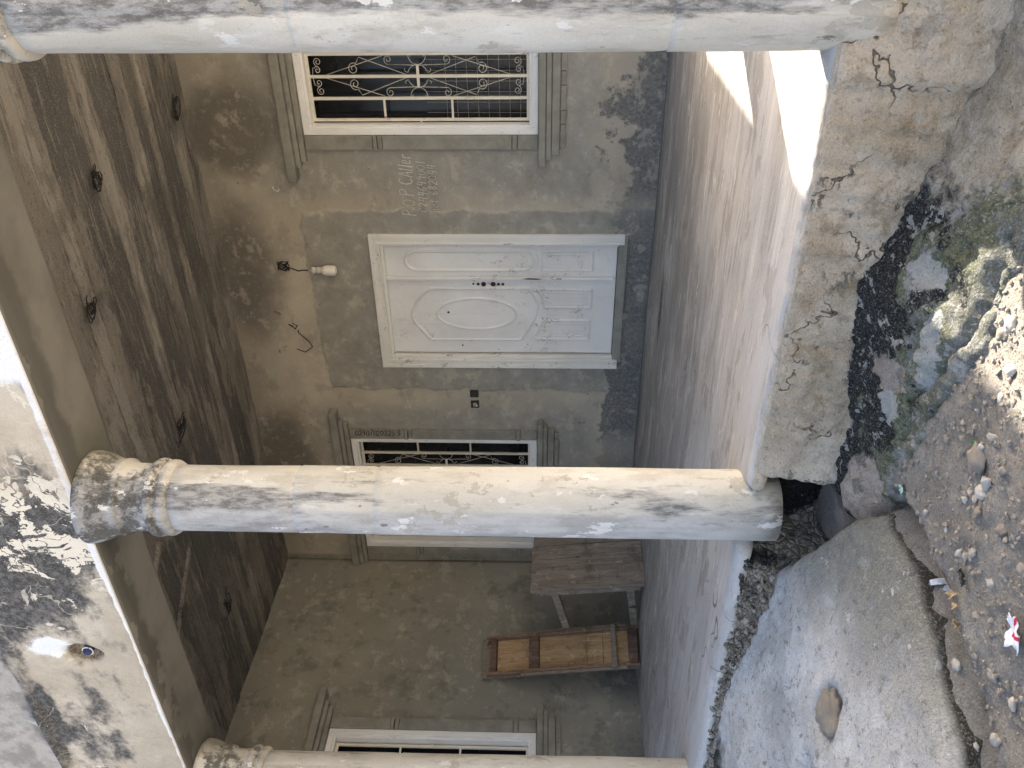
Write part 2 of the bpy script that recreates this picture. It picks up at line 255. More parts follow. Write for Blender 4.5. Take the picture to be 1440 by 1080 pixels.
def m_slab():
    m = MT('pale_concrete_slab'); X, Y, Z = m.xyz(); wx, wy, wz = m.xyz(m.warp(.3, 3, 5)); n1 = m.noise(2.2, 7, .63); n2 = m.noise(12, 7, .72); n3 = m.noise(55, 6, .78)
    c = m.mix(m.ss(n1, .36, .64), (.55, .535, .50), (.74, .725, .69)); c = m.mix(m.ss(n2, .50, .68)*.5, c, (.38, .365, .33))
    mo = m.ss(wx+wy*.45, -2.05, -1.35)*m.ss(n2, .28, .55, .55, 1.); c = m.mix(mo*.85, c, m.mix(m.ss(n2, .42, .62), (.095, .10, .07), (.27, .265, .21)))
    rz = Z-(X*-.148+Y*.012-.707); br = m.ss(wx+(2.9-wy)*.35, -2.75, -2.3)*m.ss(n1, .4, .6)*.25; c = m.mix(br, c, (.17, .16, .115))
    wh = m.ell(wx, wy, -3.25, 2.42, .35, .22, .6)*m.ss(n1, .35, .6); c = m.mix(wh*.75, c, (.74, .73, .70))
    fk = m.ss(m.noise(9, 6, .7, m.sc((1, 1, 1), (5, 1, 0))), .62, .66); c = m.mix(fk*.7, c, (.74, .72, .68)); w2 = m.ss(m.noise(3.3, 5, .7, m.sc((1, 1, 1), (2, 8, 0))), .53, .57)*m.ss(wx+wy*.45, -1.7, -2.1); c = m.mix(w2*.7, c, (.78, .765, .73))
    c = m.mix(m.ss(n3, .60, .68)*.6, c, (.12, .115, .10)); c = m.mix(m.ss(n3, .40, .32)*.4, c, (.72, .71, .68))
    c = m.mix(m.ss(rz, -.035, -.075), c, (.04, .036, .028)); c = m.mix(m.ss(m.noise(19, 4, .7, m.sc((1, 1, 1), (6, 3, 0))), .60, .63)*.6, c, (.17, .16, .135)); ho = m.blob(X, Y, -3.09, 2.155, .10, .085, n2, .9); c = m.mix(ho, c, (.17, .14, .10)); c = m.mix(m.ss(m.noise(28, 5, .72), .56, .64)*.45, c, (.22, .21, .18)); c = m.grain(c, .35, 130)  # skirt below the rim painted near-black for the gully's shade
    return m.fin(c, n1*.4+n2*.7+n3*.5, 1., .035, .93)
def m_dirt():
    m = MT('stony_dirt'); X, Y, Z = m.xyz(); n1 = m.noise(2.4, 7, .65); n2 = m.noise(13, 8, .75); n3 = m.noise(70, 6, .8); v = m.voro(30, m.warp(.06, 15), 'F1', 1)
    c = m.mix(m.ss(n1, .36, .64), (.29, .268, .23), (.43, .405, .355)); c = m.mix(m.ss(n2, .50, .68)*.55, c, (.17, .153, .125))
    c = m.mix(m.ss(n3, .58, .66)*.7, c, (.42, .37, .31)); c = m.mix(m.ss(n3, .42, .34)*.7, c, (.07, .058, .045)); c = m.mix(m.ss(v, .86, .92)*.55, c, (.45, .41, .36))
    pl = m.ss(m.noise(1.5, 5, .6, m.sc((1, 1, 1), (2, 6, 0)))+m.ss(X+Y*.3, -1.3, -.8)*.15, .50, .64); c = m.mix(pl*.75, c, m.mix(m.ss(n3, .4, .6), (.42, .365, .30), (.52, .47, .40)))
    gm = m.ss(m.noise(3.1, 6, .7, m.sc((1, 1, 1), (9, 1, 0))), .60, .68); c = m.mix(gm*.5, c, (.13, .125, .065))
    c = m.grain(c, .4, 150)
    return m.fin(c, n1*.4+n2*.8+n3*.6, 1.0, .05, .96)
def m_paint(name, base, dirt, amt=1.):
    m = MT(name, .5, .4); X, Y, Z = m.xyz(); n1 = m.noise(3, 5, .6); n2 = m.noise(14, 7, .75, m.sc((1, 1, .5))); n3 = m.noise(70, 5, .8, m.sc((1, 1, .5)))
    c = m.mix(m.ss(n1, .3, .7), base, tuple(v*.90 for v in base))
    c = m.mix(m.ss(n2, .60, .66)*m.ss(n3, .46, .54)*.8*amt, c, dirt); c = m.mix(m.ss(n3, .69, .74)*.6*amt, c, dirt)
    return m.fin(c, n2*.2+n3*.1, .15, .004, m.lin(n1, .3, .7, .42, .6))
def m_door():
    m = MT('old_white_door_paint', .45, .4); X, Y, Z = m.xyz(); n1 = m.noise(2.5, 5, .6); n2 = m.noise(9, 8, .8, m.sc((1.1, 1, .8))); n3 = m.noise(60, 6, .8, m.sc((1.1, 1, .8)))
    c = m.mix(m.ss(n1, .3, .7), (.76, .76, .75), (.67, .67, .66))
    # grime where hands and feet go
    zo = m.ell(X, Z, -3.45, 1.15, .30, .45, .6).mx(m.ell(X, Z, -4.0, .82, .55, .32, .6)).mx(m.ell(X, Z, -3.3, .75, .3, .35, .6)*.8).mx(m.ell(X, Z, -3.95, 2.2, .5, .3, .7)*.4)
    g = m.ss(n2+zo*.14, .60, .70)*m.ss(n3, .51, .56)*m.ss(m.noise(6, 4, .6, m.sc((1, 1, 1), (3, 3, 3))), .44, .56); c = m.mix(g*.8, c, (.17, .14, .11)); c = m.mix(zo*.16, c, (.48, .44, .38))
    c = m.mix(m.ss(n3+zo*.05, .70, .74)*.6, c, (.08, .07, .06)); dr = m.ss(m.noise(4, 6, .7, m.sc((3.5, 1, .12), (1, 0, 2))), .58, .70); c = m.mix(dr*.26, c, (.52, .49, .44))
    return m.fin(c, n2*.15+n3*.1, .12, .004, m.lin(n1, .3, .7, .38, .55))
def m_wood(name, a, b, dk, ax=2, st=1.):
    m = MT(name, .85); k = [9, 9, 9]; k[ax] = .8; g = m.noise(2.6, 5, .68, m.sc(tuple(k)), .8); f = m.noise(9, 5, .75, m.sc(tuple(v*1.2 for v in k))); n = m.noise(5, 5, .7); kn = m.noise(6, 3, .5, m.sc(tuple(1 if i != ax else .5 for i in range(3)), (2, 5, 1))); oi = S(m, m.n('ShaderNodeObjectInfo').outputs['Random'])
    c = m.mix(m.ss(g, .36, .62), a, b); c = m.mix(oi*.35, c, dk); c = m.mix(m.ss(f, .54, .62)*.7*st, c, dk); c = m.mix(m.ss(n, .52, .62)*.6*st, c, dk); c = m.mix(m.ss(m.noise(8, 5, .7, m.sc((1, 1, 1), (4, 2, 1))), .58, .64)*.5*st, c, tuple(min(.7, v*1.5) for v in b)); c = m.mix(m.ss(kn, .66, .70)*.9*st, c, tuple(v*.35 for v in dk)); c = m.grain(c, .2, 200)
    return m.fin(c, g*.6+f*.6+n*.3, .7, .008, .85)
def m_plain(name, col, rough=.6, amt=.25, scale=30):
    m = MT(name, rough); n = m.noise(scale, 5, .7); return m.fin(m.mix(m.ss(n, .3, .7), col, tuple(v*(1-amt) for v in col)), n, .2, .004)
def m_stone():
    m = MT('pebble_stone', .9); n = m.noise(9, 6, .7); n2 = m.noise(60, 5, .7); oi = S(m, m.n('ShaderNodeObjectInfo').outputs['Random'])
    pn = m.noise(23, 2, .5); c = m.mix(m.ss(oi*.6+pn*.5, .25, .8), (.24, .205, .165), (.58, .54, .48)); c = m.mix(m.ss(n, .45, .65)*.5, c, (.22, .19, .15)); c = m.mix(m.ss(n2, .6, .7)*.4, c, (.12, .1, .08))
    return m.fin(c, n+n2*.3, .4, .01, .9)
def m_glass():
    m = MT('dark_window_glass', .12, .5); n = m.noise(3, 5, .7); n2 = m.noise(40, 5, .8)
    c = m.mix(m.ss(n2, .6, .72)*.35, (.007, .008, .011), (.04, .036, .03)); return m.fin(c, None, rough=m.lin(n, .3, .7, .10, .35))
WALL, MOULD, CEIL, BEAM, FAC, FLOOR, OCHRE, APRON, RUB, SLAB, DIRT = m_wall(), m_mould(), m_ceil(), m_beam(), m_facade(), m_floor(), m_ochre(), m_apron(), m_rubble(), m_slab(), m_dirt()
DOORW = m_door(); WFRAME = m_paint('white_window_paint', (.78, .78, .77), (.2, .17, .13), .7); GRILLE = m_paint('cream_grille_paint', (.70, .66, .56), (.12, .07, .04), 1.); SCROLL = m_paint('scroll_wire_paint', (.50, .47, .41), (.12, .08, .05), 1.)
DFRAME = m_paint('chipped_frame_paint', (.72, .71, .67), (.15, .13, .11), 1.3)
GREYW = m_wood('weathered_grey_wood', (.195, .162, .132), (.30, .26, .218), (.08, .066, .053)); GREYE = m_wood('weathered_edge_wood', (.21, .165, .13), (.30, .25, .20), (.10, .08, .06)); ORW = m_wood('orange_plank_wood', (.40, .255, .125), (.54, .37, .20), (.15, .085, .045), 2, .8)
BRW = m_wood('brown_batten_wood', (.10, .058, .042), (.17, .10, .072), (.05, .03, .022)); RAILW = m_wood('brown_rail_wood', (.19, .12, .075), (.30, .20, .13), (.08, .05, .035))
BLACK = m_plain('black_cable_rubber', (.018, .018, .02), .6); DKMETAL = m_plain('dark_lock_metal', (.035, .03, .028), .5); CHALK = m_plain('chalk', (.74, .72, .66), .95, .4, 90); INK = m_plain('charcoal_marks', (.055, .05, .045), .95, .4, 90)
STONE = m_stone(); GLASS = m_glass()

# ---------------------------------------------------------------- mesh helpers
def link(name, me, mat, parent=None, smooth=False, mats=None):
    for m in (mats or [mat]): me.materials.append(m)
    if smooth: me.polygons.foreach_set('use_smooth', [True]*len(me.polygons))
    o = bpy.data.objects.new(name, me); COL.objects.link(o)
    if parent: setpar(o, parent)
    return o
def setpar(o, p):
    o.parent = p; o.matrix_parent_inverse = wm(p).inverted()
def wm(o):
    return (wm(o.parent) @ o.matrix_parent_inverse @ o.matrix_basis) if o.parent else o.matrix_basis.copy()
def pyd(name, v, f, mat, parent=None, smooth=False, **k):
    me = bpy.data.meshes.new(name); me.from_pydata([tuple(map(float, q)) for q in v], [], [tuple(map(int, q)) for q in f]); me.update(); return link(name, me, mat, parent, smooth, **k)
def grid(name, P, mat, parent=None, smooth=True, skip=None, flip=False, **k):
    """P: (rows, cols, 3)"""
    R, C = P.shape[:2]; f = []
    for i in range(R-1):
        for j in range(C-1):
            if skip is not None and skip[i, j]: continue
            q = (i*C+j, i*C+j+1, (i+1)*C+j+1, (i+1)*C+j); f.append(q[::-1] if flip else q)
    return pyd(name, P.reshape(-1, 3), f, mat, parent, smooth, **k)
def bmo(name, bm, mat, parent=None, smooth=False, bev=0, T=None):
    if T is not None: bm.transform(T)
    me = bpy.data.meshes.new(name); bmesh.ops.recalc_face_normals(bm, faces=bm.faces[:]); bm.to_mesh(me); bm.free(); o = link(name, me, mat, parent, smooth)
    if bev:
        b = o.modifiers.new('bevel', 'BEVEL'); b.width = bev; b.segments = 2; b.limit_method = 'ANGLE'
    return o
def addbox(bm, a, b, jit=0):
    r = bmesh.ops.create_cube(bm, size=1)['verts']
    for v in r:
        v.co = Vector([(a[i]+b[i])/2+(b[i]-a[i])*v.co[i]+(random.uniform(-jit, jit) if jit else 0) for i in range(3)])
    return r
def box(name, a, b, mat, parent=None, bev=.004, T=None, jit=0):
    bm = bmesh.new(); addbox(bm, a, b, jit); return bmo(name, bm, mat, parent, False, bev, T)
def tube(bm, pts, r, seg=6, closed=False):
    pts = [Vector(p) for p in pts]; n = len(pts); rings = []
    for i, p in enumerate(pts):
        a = pts[i-1] if (i or closed) else p; b = pts[(i+1) % n] if (i < n-1 or closed) else p
        t = (b-a).normalized(); ref = Vector((.13, .31, .94)) if abs(t.z) < .9 else Vector((.97, .2, .05))
        s1 = t.cross(ref).normalized(); s2 = t.cross(s1); rr_ = r[i] if isinstance(r, (list, tuple)) else r
        rings.append([bm.verts.new(p+(s1*math.cos(2*math.pi*k/seg)+s2*math.sin(2*math.pi*k/seg))*rr_) for k in range(seg)])
    for i in range(n if closed else n-1):
        A, B = rings[i], rings[(i+1) % n]
        for k in range(seg): bm.faces.new((A[k], A[(k+1) % seg], B[(k+1) % seg], B[k]))
    if not closed: bm.faces.new(rings[0][::-1]); bm.faces.new(rings[-1])
def lathe(name, prof, mat, parent, seg=72, groove=None, smooth=True, jit=0, cap=True):
    prof = np.array(prof, float); V = []; F = []
    for i, (r, z) in enumerate(prof):
        for k in range(seg):
            a = 2*math.pi*k/seg; q = r
            if groove and k == groove: q -= .006
            if jit: q += MN.noise(Vector((math.cos(a)*1.2+3, math.sin(a)*1.2, z*2.2)))*jit
            V.append((q*math.cos(a), q*math.sin(a), z))
    n = len(prof)
    for i in range(n-1):
        for k in range(seg): F.append((i*seg+k, i*seg+(k+1) % seg, (i+1)*seg+(k+1) % seg, (i+1)*seg+k))
    if cap: F.append(tuple(range(seg))[::-1]); F.append(tuple((n-1)*seg+k for k in range(seg)))
    return pyd(name, V, F, mat, parent, smooth)
def fr(x, y, z, o=5): return MN.fractal(Vector((x, y, z)), .8, 2.1, o)
def empty(name, loc, label=None, cat=None, group=None):
    o = bpy.data.objects.new(name, None); COL.objects.link(o); o.location = loc; o.empty_display_size = .2; o.matrix_basis = Matrix.Translation(loc)
    if label: tag(o, label, cat, group)
    return o
def tag(o, label=None, cat=None, group=None, kind=None):
    for k, v in (('label', label), ('category', cat), ('group', group), ('kind', kind)):
        if v: o[k] = v
    return o
def interp(x, pts): return float(np.interp(x, [p[0] for p in pts], [p[1] for p in pts]))
def sstep(x, a, b):
    t = min(1, max(0, (x-a)/(b-a))); return t*t*(3-2*t)

# ================================================================ SETTING
W, LX, CEZ, SOF, EDGE = 6.86, -7.08, 3.94, 3.24, 2.97     # back wall y, side wall x, ceiling z, beam soffit z, floor edge y
YOUT = [(-2.55, 2.63), (-2.30, 2.59), (-1.94, 2.45), (-1.78, 2.46), (-1.40, 2.28), (-1.21, 2.31), (-.94, 2.36), (.5, 2.40)]
ZIN = [(-2.54, -.35), (-2.17, -.336), (-1.81, -.275), (-1.48, -.235), (-1.245, -.315), (-.925, -.411), (-.685, -.487), (.5, -.6)]
XR = [(-6, -6.0), (-.8, -3.7), (.6, -2.95), (1.55, -2.495), (1.94, -2.353), (2.23, -2.271), (2.48, -2.28), (2.6, -2.42), (2.93, -3.05), (3.2, -3.1)]   # slab's right rim by y
def xr(y): return interp(y, XR)+.018*fr(0, y*4, 3)
def edgey(x): return EDGE+.02*fr(x*4.3, 7, 2)+.11*sstep(abs(x+2.78), .215, .165)+.018*fr(x*2.2, 1.3, 0)+.014*fr(x*9, 4.3, 0)+(.022*max(0, fr(x*6, 9.3, 1))+.008*fr(x*30, 2, 2, 2))*sstep(x, -2.9, -3.1)
def ground_z(x, y):
    z = -.42-.22*sstep(x, -1.3, -.4)
    d = math.hypot(x+1.9, y-1.9)
    if d < 8:
        z += .035*fr(x*1.1, y*1.1, 2)+.014*fr(x*4.5, y*4.5, 5)+.009*fr(x*15, y*15, 1, 4)+.005*fr(x*40, y*40, 6, 2)
    if -1 < y < 3.2:                                     # washed-out gully along the slab's rim
        g = x-interp(y, XR)
        z -= .20*math.exp(-((g-.085)/.05)**2)*(.6+.4*fr(x*3, y*3, 9, 2))+(.2*sstep(g, .0, -.12))
    if x > -2.6 and y > 2.3: z -= .10*sstep(y, interp(x, YOUT)-.02, interp(x, YOUT)+.10)
    return z
def gaxis(lo, hi, st, far, n):
    core = np.arange(lo, hi+1e-6, st); t = np.linspace(0, 1, n)[1:]; e = st*(np.power(far/st, t))
    return np.concatenate([(lo-np.cumsum(e))[::-1], core, hi+np.cumsum(e)])
gx = gaxis(-3.1, .2, .0125, 300, 28); gy = gaxis(1.1, 2.95, .0125, 300, 28)
GP = np.array([[(x, y, ground_z(x, y)) for x in gx] for y in gy])
tag(grid('ground', GP, DIRT), kind='structure')
# --- mossy cement apron at the foot of the plinth
xs = np.arange(-2.56, .5, .014); ts = np.linspace(0, 1.16, 52); P = np.zeros((len(ts), len(xs), 3))
for j, x in enumerate(xs):
    yo, zi = interp(x, YOUT)+.03*fr(x*5, 2, 2), interp(x, ZIN)+.012*fr(x*6, 7, 1)
    zo = -.405-.22*sstep(x, -1.3, -.4)
    for i, t in enumerate(ts):
        y = 2.99+(yo-2.99)*t; k = min(t, 1); z = zi+(zo-zi)*(.45*k+.55*k**1.8) if t <= 1 else zo-(t-1)*.9
        z += .014*fr(x*4, y*4, 3)-.016*abs(fr(x*7, y*7, 4))+.006*fr(x*22, y*22, 4, 3)-.010*sstep(fr(x*9, y*9, 14), .15, .3)
        c1 = t-(.62+.05*math.sin(x*3)+.06*fr(x*3, 1, 1)); z -= .014*math.exp(-(c1/.02)**2)*sstep(x, -2.1, -1.9)
        c2 = t-(.88+.06*math.sin(x*5+1)+.05*fr(x*4, 4, 1)); z -= .030*math.exp(-(c2/.03)**2)*sstep(x, -2.2, -1.8)*sstep(x, -.9, -1.2)
        z += .05*math.exp(-((x+2.38)/.13)**2-((y-2.74)/.10)**2)          # swollen lump by the column
        if x < -2.50: z -= (-2.50-x)*2.2
        P[i, j] = (x, y, z)
tag(grid('cement_apron', P, APRON), kind='structure')
# --- concrete slab
ys = np.concatenate([np.linspace(-5, .9, 30), np.linspace(.93, 2.95, 92)]); us = np.concatenate([np.linspace(0, .6, 25), np.linspace(.62, 1, 90)]); P = np.zeros((len(ys), len(us)+6, 3))
def slab_z(x, y): return min(-.707-.148*x+.012*y, -.055+.004*x)
for i, y in enumerate(ys):
    R = xr(y); L = -10.
    for j, u in enumerate(us):
        x = L+(R-L)*u; z = slab_z(x, y)+.012*fr(x*2, y*2, 8)+.007*fr(x*9, y*9, 3)+.004*fr(x*30, y*30, 3, 2)-.008*sstep(fr(x*12, y*12, 21), .25, .4); e = R-x
        z -= .03*math.exp(-(e/.025)**2)
        h = ((x+3.09)/.115)**2+((y-2.155)/.09)**2; z -= .06*math.exp(-h**4)
        h = ((x+3.42)/.09)**2+((y-2.10)/.05)**2; z -= .03*math.exp(-h**2)
        P[i, j] = (x, y, z)
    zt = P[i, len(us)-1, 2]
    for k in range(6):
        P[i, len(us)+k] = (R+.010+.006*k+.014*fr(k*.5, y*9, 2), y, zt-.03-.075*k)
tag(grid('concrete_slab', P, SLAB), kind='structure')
# --- porch floor and the faces below it
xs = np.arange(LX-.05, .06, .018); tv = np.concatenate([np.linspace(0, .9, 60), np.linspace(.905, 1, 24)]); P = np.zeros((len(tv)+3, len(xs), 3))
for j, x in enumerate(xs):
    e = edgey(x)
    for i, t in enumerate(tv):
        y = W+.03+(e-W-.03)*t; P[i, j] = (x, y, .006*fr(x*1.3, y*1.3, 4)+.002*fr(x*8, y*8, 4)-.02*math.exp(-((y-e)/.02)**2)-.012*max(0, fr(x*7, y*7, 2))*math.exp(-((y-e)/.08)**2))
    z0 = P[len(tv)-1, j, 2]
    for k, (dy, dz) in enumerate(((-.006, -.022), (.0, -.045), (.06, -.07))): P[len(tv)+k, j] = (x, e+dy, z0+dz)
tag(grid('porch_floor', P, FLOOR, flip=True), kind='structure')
def face_strip(name, x0, x1, mat, yfun, zlo, amp, n=46, st=.013):
    xs = np.arange(x0, x1, st); P = np.zeros((n, len(xs), 3))
    for j, x in enumerate(xs):
        e = edgey(x)
        for i in range(n):
            t = i/(n-1); z = -.022+(zlo-.022)*t
            b = yfun(x, z, e); d = amp*fr(x*5, z*5, 1.7)+amp*.45*fr(x*18, z*18, 5.2)
            d += amp*.25*fr(x*45, z*45, 8, 2); P[i, j] = (x, b-abs(d)*min(1, t*6), z)
    return tag(grid(name, P, mat), kind='structure')
def y_ochre(x, z, e): return e-.004-.05*sstep(-z, .02, .4)+.22*sstep(x, -2.46, -2.62)
def y_rub(x, z, e): return e+.012+.10*sstep(x, -3.02, -2.96)*sstep(-z, .03, .09)-.05*sstep(-z, .03, .25)*sstep(x, -3.0, -3.3)
face_strip('porch_plinth', -2.60, .06, OCHRE, y_ochre, -.75, .030)
face_strip('broken_porch_edge', -7.3, -2.45, RUB, y_rub, -.6, .030)

# ================================================================ HOUSE
house = empty('house', (-3.6, 5.0, 0), 'weathered cement rendered house with a deep porch on round columns', 'house')
OPEN = [(-2.09, -1.19, 1.02, 2.985), (-4.33, -3.00, .22, 2.50), (-6.86, -5.28, 1.02, 2.985)]        # right window, door, corner window
def wall_mesh(name, a0, a1, z0, z1, holes, T, depth=.22, ncell=.045):
    ca = sorted({a0, a1, *[h[0] for h in holes], *[h[1] for h in holes]}); cz = sorted({z0, z1, *[h[2] for h in holes], *[h[3] for h in holes]})
    def fine(c):
        out = [c[0]]
        for p, q in zip(c, c[1:]): out += list(np.linspace(p, q, max(2, int((q-p)/ncell)+1))[1:])
        return np.array(out)
    A, Z = fine(ca), fine(cz); V = []; F = []; idx = {}
    def vid(a, d, z):
        k = (round(a, 5), round(d, 5), round(z, 5))
        if k not in idx:
            q = .007*fr(a*.9, 3, z*.9)+.002*fr(a*6, 1, z*6) if d == 0 else 0
            idx[k] = len(V); V.append(T(a, d+q, z))
        return idx[k]
    ins = lambda a, z: any(h[0] < a < h[1] and h[2] < z < h[3] for h in holes)
    for i in range(len(A)-1):
        for j in range(len(Z)-1):
            if ins((A[i]+A[i+1])/2, (Z[j]+Z[j+1])/2): continue
            F.append((vid(A[i], 0, Z[j]), vid(A[i+1], 0, Z[j]), vid(A[i+1], 0, Z[j+1]), vid(A[i], 0, Z[j+1])))
            F.append((vid(A[i], -depth, Z[j+1]), vid(A[i+1], -depth, Z[j+1]), vid(A[i+1], -depth, Z[j]), vid(A[i], -depth, Z[j])))
    for h in holes:
        aa = [a for a in A if h[0]-1e-6 <= a <= h[1]+1e-6]; zz = [z for z in Z if h[2]-1e-6 <= z <= h[3]+1e-6]
        for p, q in zip(aa, aa[1:]):
            F.append((vid(p, 0, h[2]), vid(p, -depth, h[2]), vid(q, -depth, h[2]), vid(q, 0, h[2]))); F.append((vid(p, 0, h[3]), vid(q, 0, h[3]), vid(q, -depth, h[3]), vid(p, -depth, h[3])))
        for p, q in zip(zz, zz[1:]):
            F.append((vid(h[0], 0, p), vid(h[0], 0, q), vid(h[0], -depth, q), vid(h[0], -depth, p))); F.append((vid(h[1], 0, p), vid(h[1], -depth, p), vid(h[1], -depth, q), vid(h[1], 0, q)))
    for a in (a0, a1):
        for p, q in zip(Z, Z[1:]): F.append((vid(a, 0, p), vid(a, -depth, p), vid(a, -depth, q), vid(a, 0, q)))
    return pyd(name, V, F, WALL, house, True)
TM = lambda a, d, z: (a, W-d, z)                # back wall: a = x, d = out towards the porch
TL = lambda a, d, z: (LX+d, a, z)               # side wall: a = y
LWIN = (3.445, 4.645, 1.0, 2.967)
wall_mesh('back_wall', LX-.22, -.25, -.7, CEZ+.1, OPEN, TM)
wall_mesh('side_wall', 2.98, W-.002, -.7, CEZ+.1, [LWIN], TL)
box('end_wall', (-.47, W+.225, -.7), (-.25, 10, CEZ+.1), MOULD, house)
box('unseen_rear_wall', (LX-.2, 9.79, -.7), (-.475, 10, CEZ+.1), MOULD, house); box('unseen_rear_side_wall', (LX-.22, W+.222, -.7), (LX, 9.785, CEZ+.1), MOULD, house); box('inner_floor', (LX+.002, W+.222, -.7), (-.472, 9.788, .2), MOULD, house)  # unseen back room, added to stop sun leaking in round the door
box('roof_slab', (LX-3, 3.09, CEZ+.11), (1.25, 10, CEZ+.27), MOULD, house)
# board-marked ceiling: every shutter board left a strip at its own level
ysb = [3.36]
while ysb[-1] < W+.05: ysb.append(ysb[-1]+random.choice((.14, .19, .22, .26, .31)))
xs = np.arange(LX-.02, .89, .05); rows = []; tones = []; joints = []
for k in range(len(ysb)-1):
    tone = (.32, .62, .45, .72, .38, .55, .66, .42, .3, .6)[k % 10]; lev = random.uniform(-.006, .006); tilt = random.uniform(-.006, .006)
    for t in (0.012, .04, .5, .96, .988):
        y = ysb[k]+(ysb[k+1]-ysb[k])*t
        tones.append(tone); joints.append(1. if t in (.012, .988) else (.35 if t in (.04, .96) else 0.)); rows.append([(x, y+.012*fr(x*1.1, k*3.1, 0), CEZ+lev+tilt*(t-.5)-(.005 if t in (.012, .988) and k % 2 else 0)*sstep(fr(x*.9, k*7.7, 3), -.3, .2)+.006*fr(x*1.5, y*6, 2)+.004*fr(x*9, y*14, 2)) for x in xs])
co_ = grid('ceiling', np.array(rows), CEIL, house, flip=True)
for nm, arr in (('tone', tones), ('joint', joints)):
    at = co_.data.attributes.new(nm, 'FLOAT', 'POINT'); at.data.foreach_set('value', np.repeat(np.array(arr, 'f'), len(xs)))
for (p, q, wd) in (((-4.55, 4.55), (-5.42, 3.42), .13), ((-4.95, 4.95), (-5.9, 3.75), .10)):
    d = Vector((q[0]-p[0], q[1]-p[1], 0)); L = d.length; d.normalize(); s = Vector((-d.y, d.x, 0)); n = 40
    P = np.array([[tuple(Vector((p[0], p[1], CEZ-.022))+d*(L*i/n)+s*(wd*(j/4-.5)+.01*fr(i*.3, j, 2))+Vector((0, 0, (.045 if j in (0, 4) else .004*fr(i*.5, j, 7)))) ) for j in range(5)] for i in range(n+1)])
    sb = grid('shutter_board_mark', P, CEIL, house, flip=False); at = sb.data.attributes.new('tone', 'FLOAT', 'POINT'); at.data.foreach_set('value', np.full(len(sb.data.vertices), .72, 'f')); at = sb.data.attributes.new('joint', 'FLOAT', 'POINT'); at.data.foreach_set('value', np.tile(np.array([1, .3, 0, .3, 1], 'f'), n+1))
# beams
bm = bmesh.new()
for i in range(60):
    pass
xs = np.arange(LX-.25, 1.27, .06); ysec = [(3.37, CEZ+.1), (3.37, SOF+.02), (3.366, SOF+.004), (3.35, SOF), (3.28, SOF), (3.2, SOF), (3.12, SOF), (3.05, SOF), (2.968, SOF), (2.966, SOF+.03), (3.083, SOF+.035), (3.083, CEZ+.1)]
bm.free()
P = np.array([[(x, y+.003*fr(x*2, z, 0), z+(.005*fr(x*1.5, y*5, 0) if z < SOF+.1 else 0)) for x in xs] for y, z in ysec]); grid('front_beam', P, BEAM, house)
box('end_beam', (.88, 3.375, SOF), (1.25, 10, CEZ+.1), BEAM, house, .01)
# facade above the beam
xs = np.arange(-10, 1.25, .024); zr = np.concatenate([np.arange(SOF+.012, 4.3, .024), np.linspace(4.33, 4.5, 5)]); P = np.zeros((len(zr)+3, len(xs), 3))
for j, x in enumerate(xs):
    for i, z in enumerate(zr):
        y = 2.955+.007*fr(x*1.2, z*1.2, 3)+.003*fr(x*7, z*7, 3)
        h = ((x+3.86)/.075)**2+((z-3.57)/.105)**2; y += .075*math.exp(-h**3)+(.012*fr(x*25, z*25, 1) if h < 1 else 0)
        y -= .04*math.exp(-((z-4.02)/.035)**2)*sstep(fr(x*1.4, 3, 3), -.25, .15); y += .02*sstep(z, 4.03, 4.07)
        P[i+3, j] = (x, y, z)
    P[2, j] = (x, P[3, j, 1]+.001, SOF+.006); P[1, j] = (x, P[3, j, 1]+.006, SOF+.001); P[0, j] = (x, 2.9655, SOF+.002)
fo = grid('facade_wall', P, FAC, house); tag(fo, 'blackened and peeling upper front wall')
box('parapet', (-10, 2.99, SOF+.9), (1.25, 3.08, 4.49), FAC, house, 0)
bm = bmesh.new(); tube(bm, [(-3.845, 3.05, 3.55), (-3.825, 2.962, 3.535)], .030, 14); po = bmo('blue_pipe_end', bm, m_plain('blue_pipe_plastic', (.02, .028, .11), .4), house, True)
bm = bmesh.new(); pts = [(-3.825+.030*math.cos(t), 2.961, 3.535+.030*math.sin(t)) for t in np.linspace(0, 6.28, 22)[:-1]]; tube(bm, pts, .004, 6, True); bmo('pipe_rim', bm, CHALK, po, True)

# columns
CM = {'mid': m_column('stained_column_paint', -112, 1.), 'right': m_column('rain_blackened_column_paint', -30, 4., .12), 'left': m_column('chalky_column_paint', 240, 9.)}
def column(x, y, mat, groove, joints, lab):
    rb = lambda z: .174-.008*sstep(z, .6, 2.8)+.05*math.exp(-((z+.02)/.03)**2)*0
    pr = [(rb(z), z) for z in np.linspace(-.17, 2.806, 40)]
    for j in joints: pr += [(rb(j)+.0015, j-.006), (rb(j)-.005, j), (rb(j)-.003, j+.007)]
    pr.sort(key=lambda p: p[1])
    sh = lathe('column', pr, mat, None, 96, groove, jit=.004); sh.location = (x, y, 0); sh.matrix_basis = Matrix.Translation((x, y, 0)); setpar(sh, house)
    cp = [(r*.775, z) for r, z in [(.212, 2.795), (.236, 2.806), (.246, 2.820), (.248, 2.836), (.240, 2.852), (.230, 2.856), (.232, 2.866), (.252, 2.872), (.256, 2.888), (.252, 2.904), (.236, 2.912), (.226, 2.925), (.220, 2.96), (.221, 3.01), (.228, 3.04), (.240, 3.050), (.250, 3.054), (.252, 3.072), (.244, 3.082), (.246, 3.10), (.262, 3.13), (.284, 3.165), (.300, 3.205), (.306, 3.237)]]
    c = lathe('capital', cp, mat, None, 72, None, jit=.003); c.matrix_basis = Matrix.Translation((x, y, 0)); setpar(c, sh)
    if False:
        ft = box('foot', (-.174, -.186, -.175), (.170, .13, .006), mat, None, .03, None, .010); ft.matrix_basis = Matrix.Translation((x, y, 0)); setpar(ft, sh)
    return tag(sh, lab)
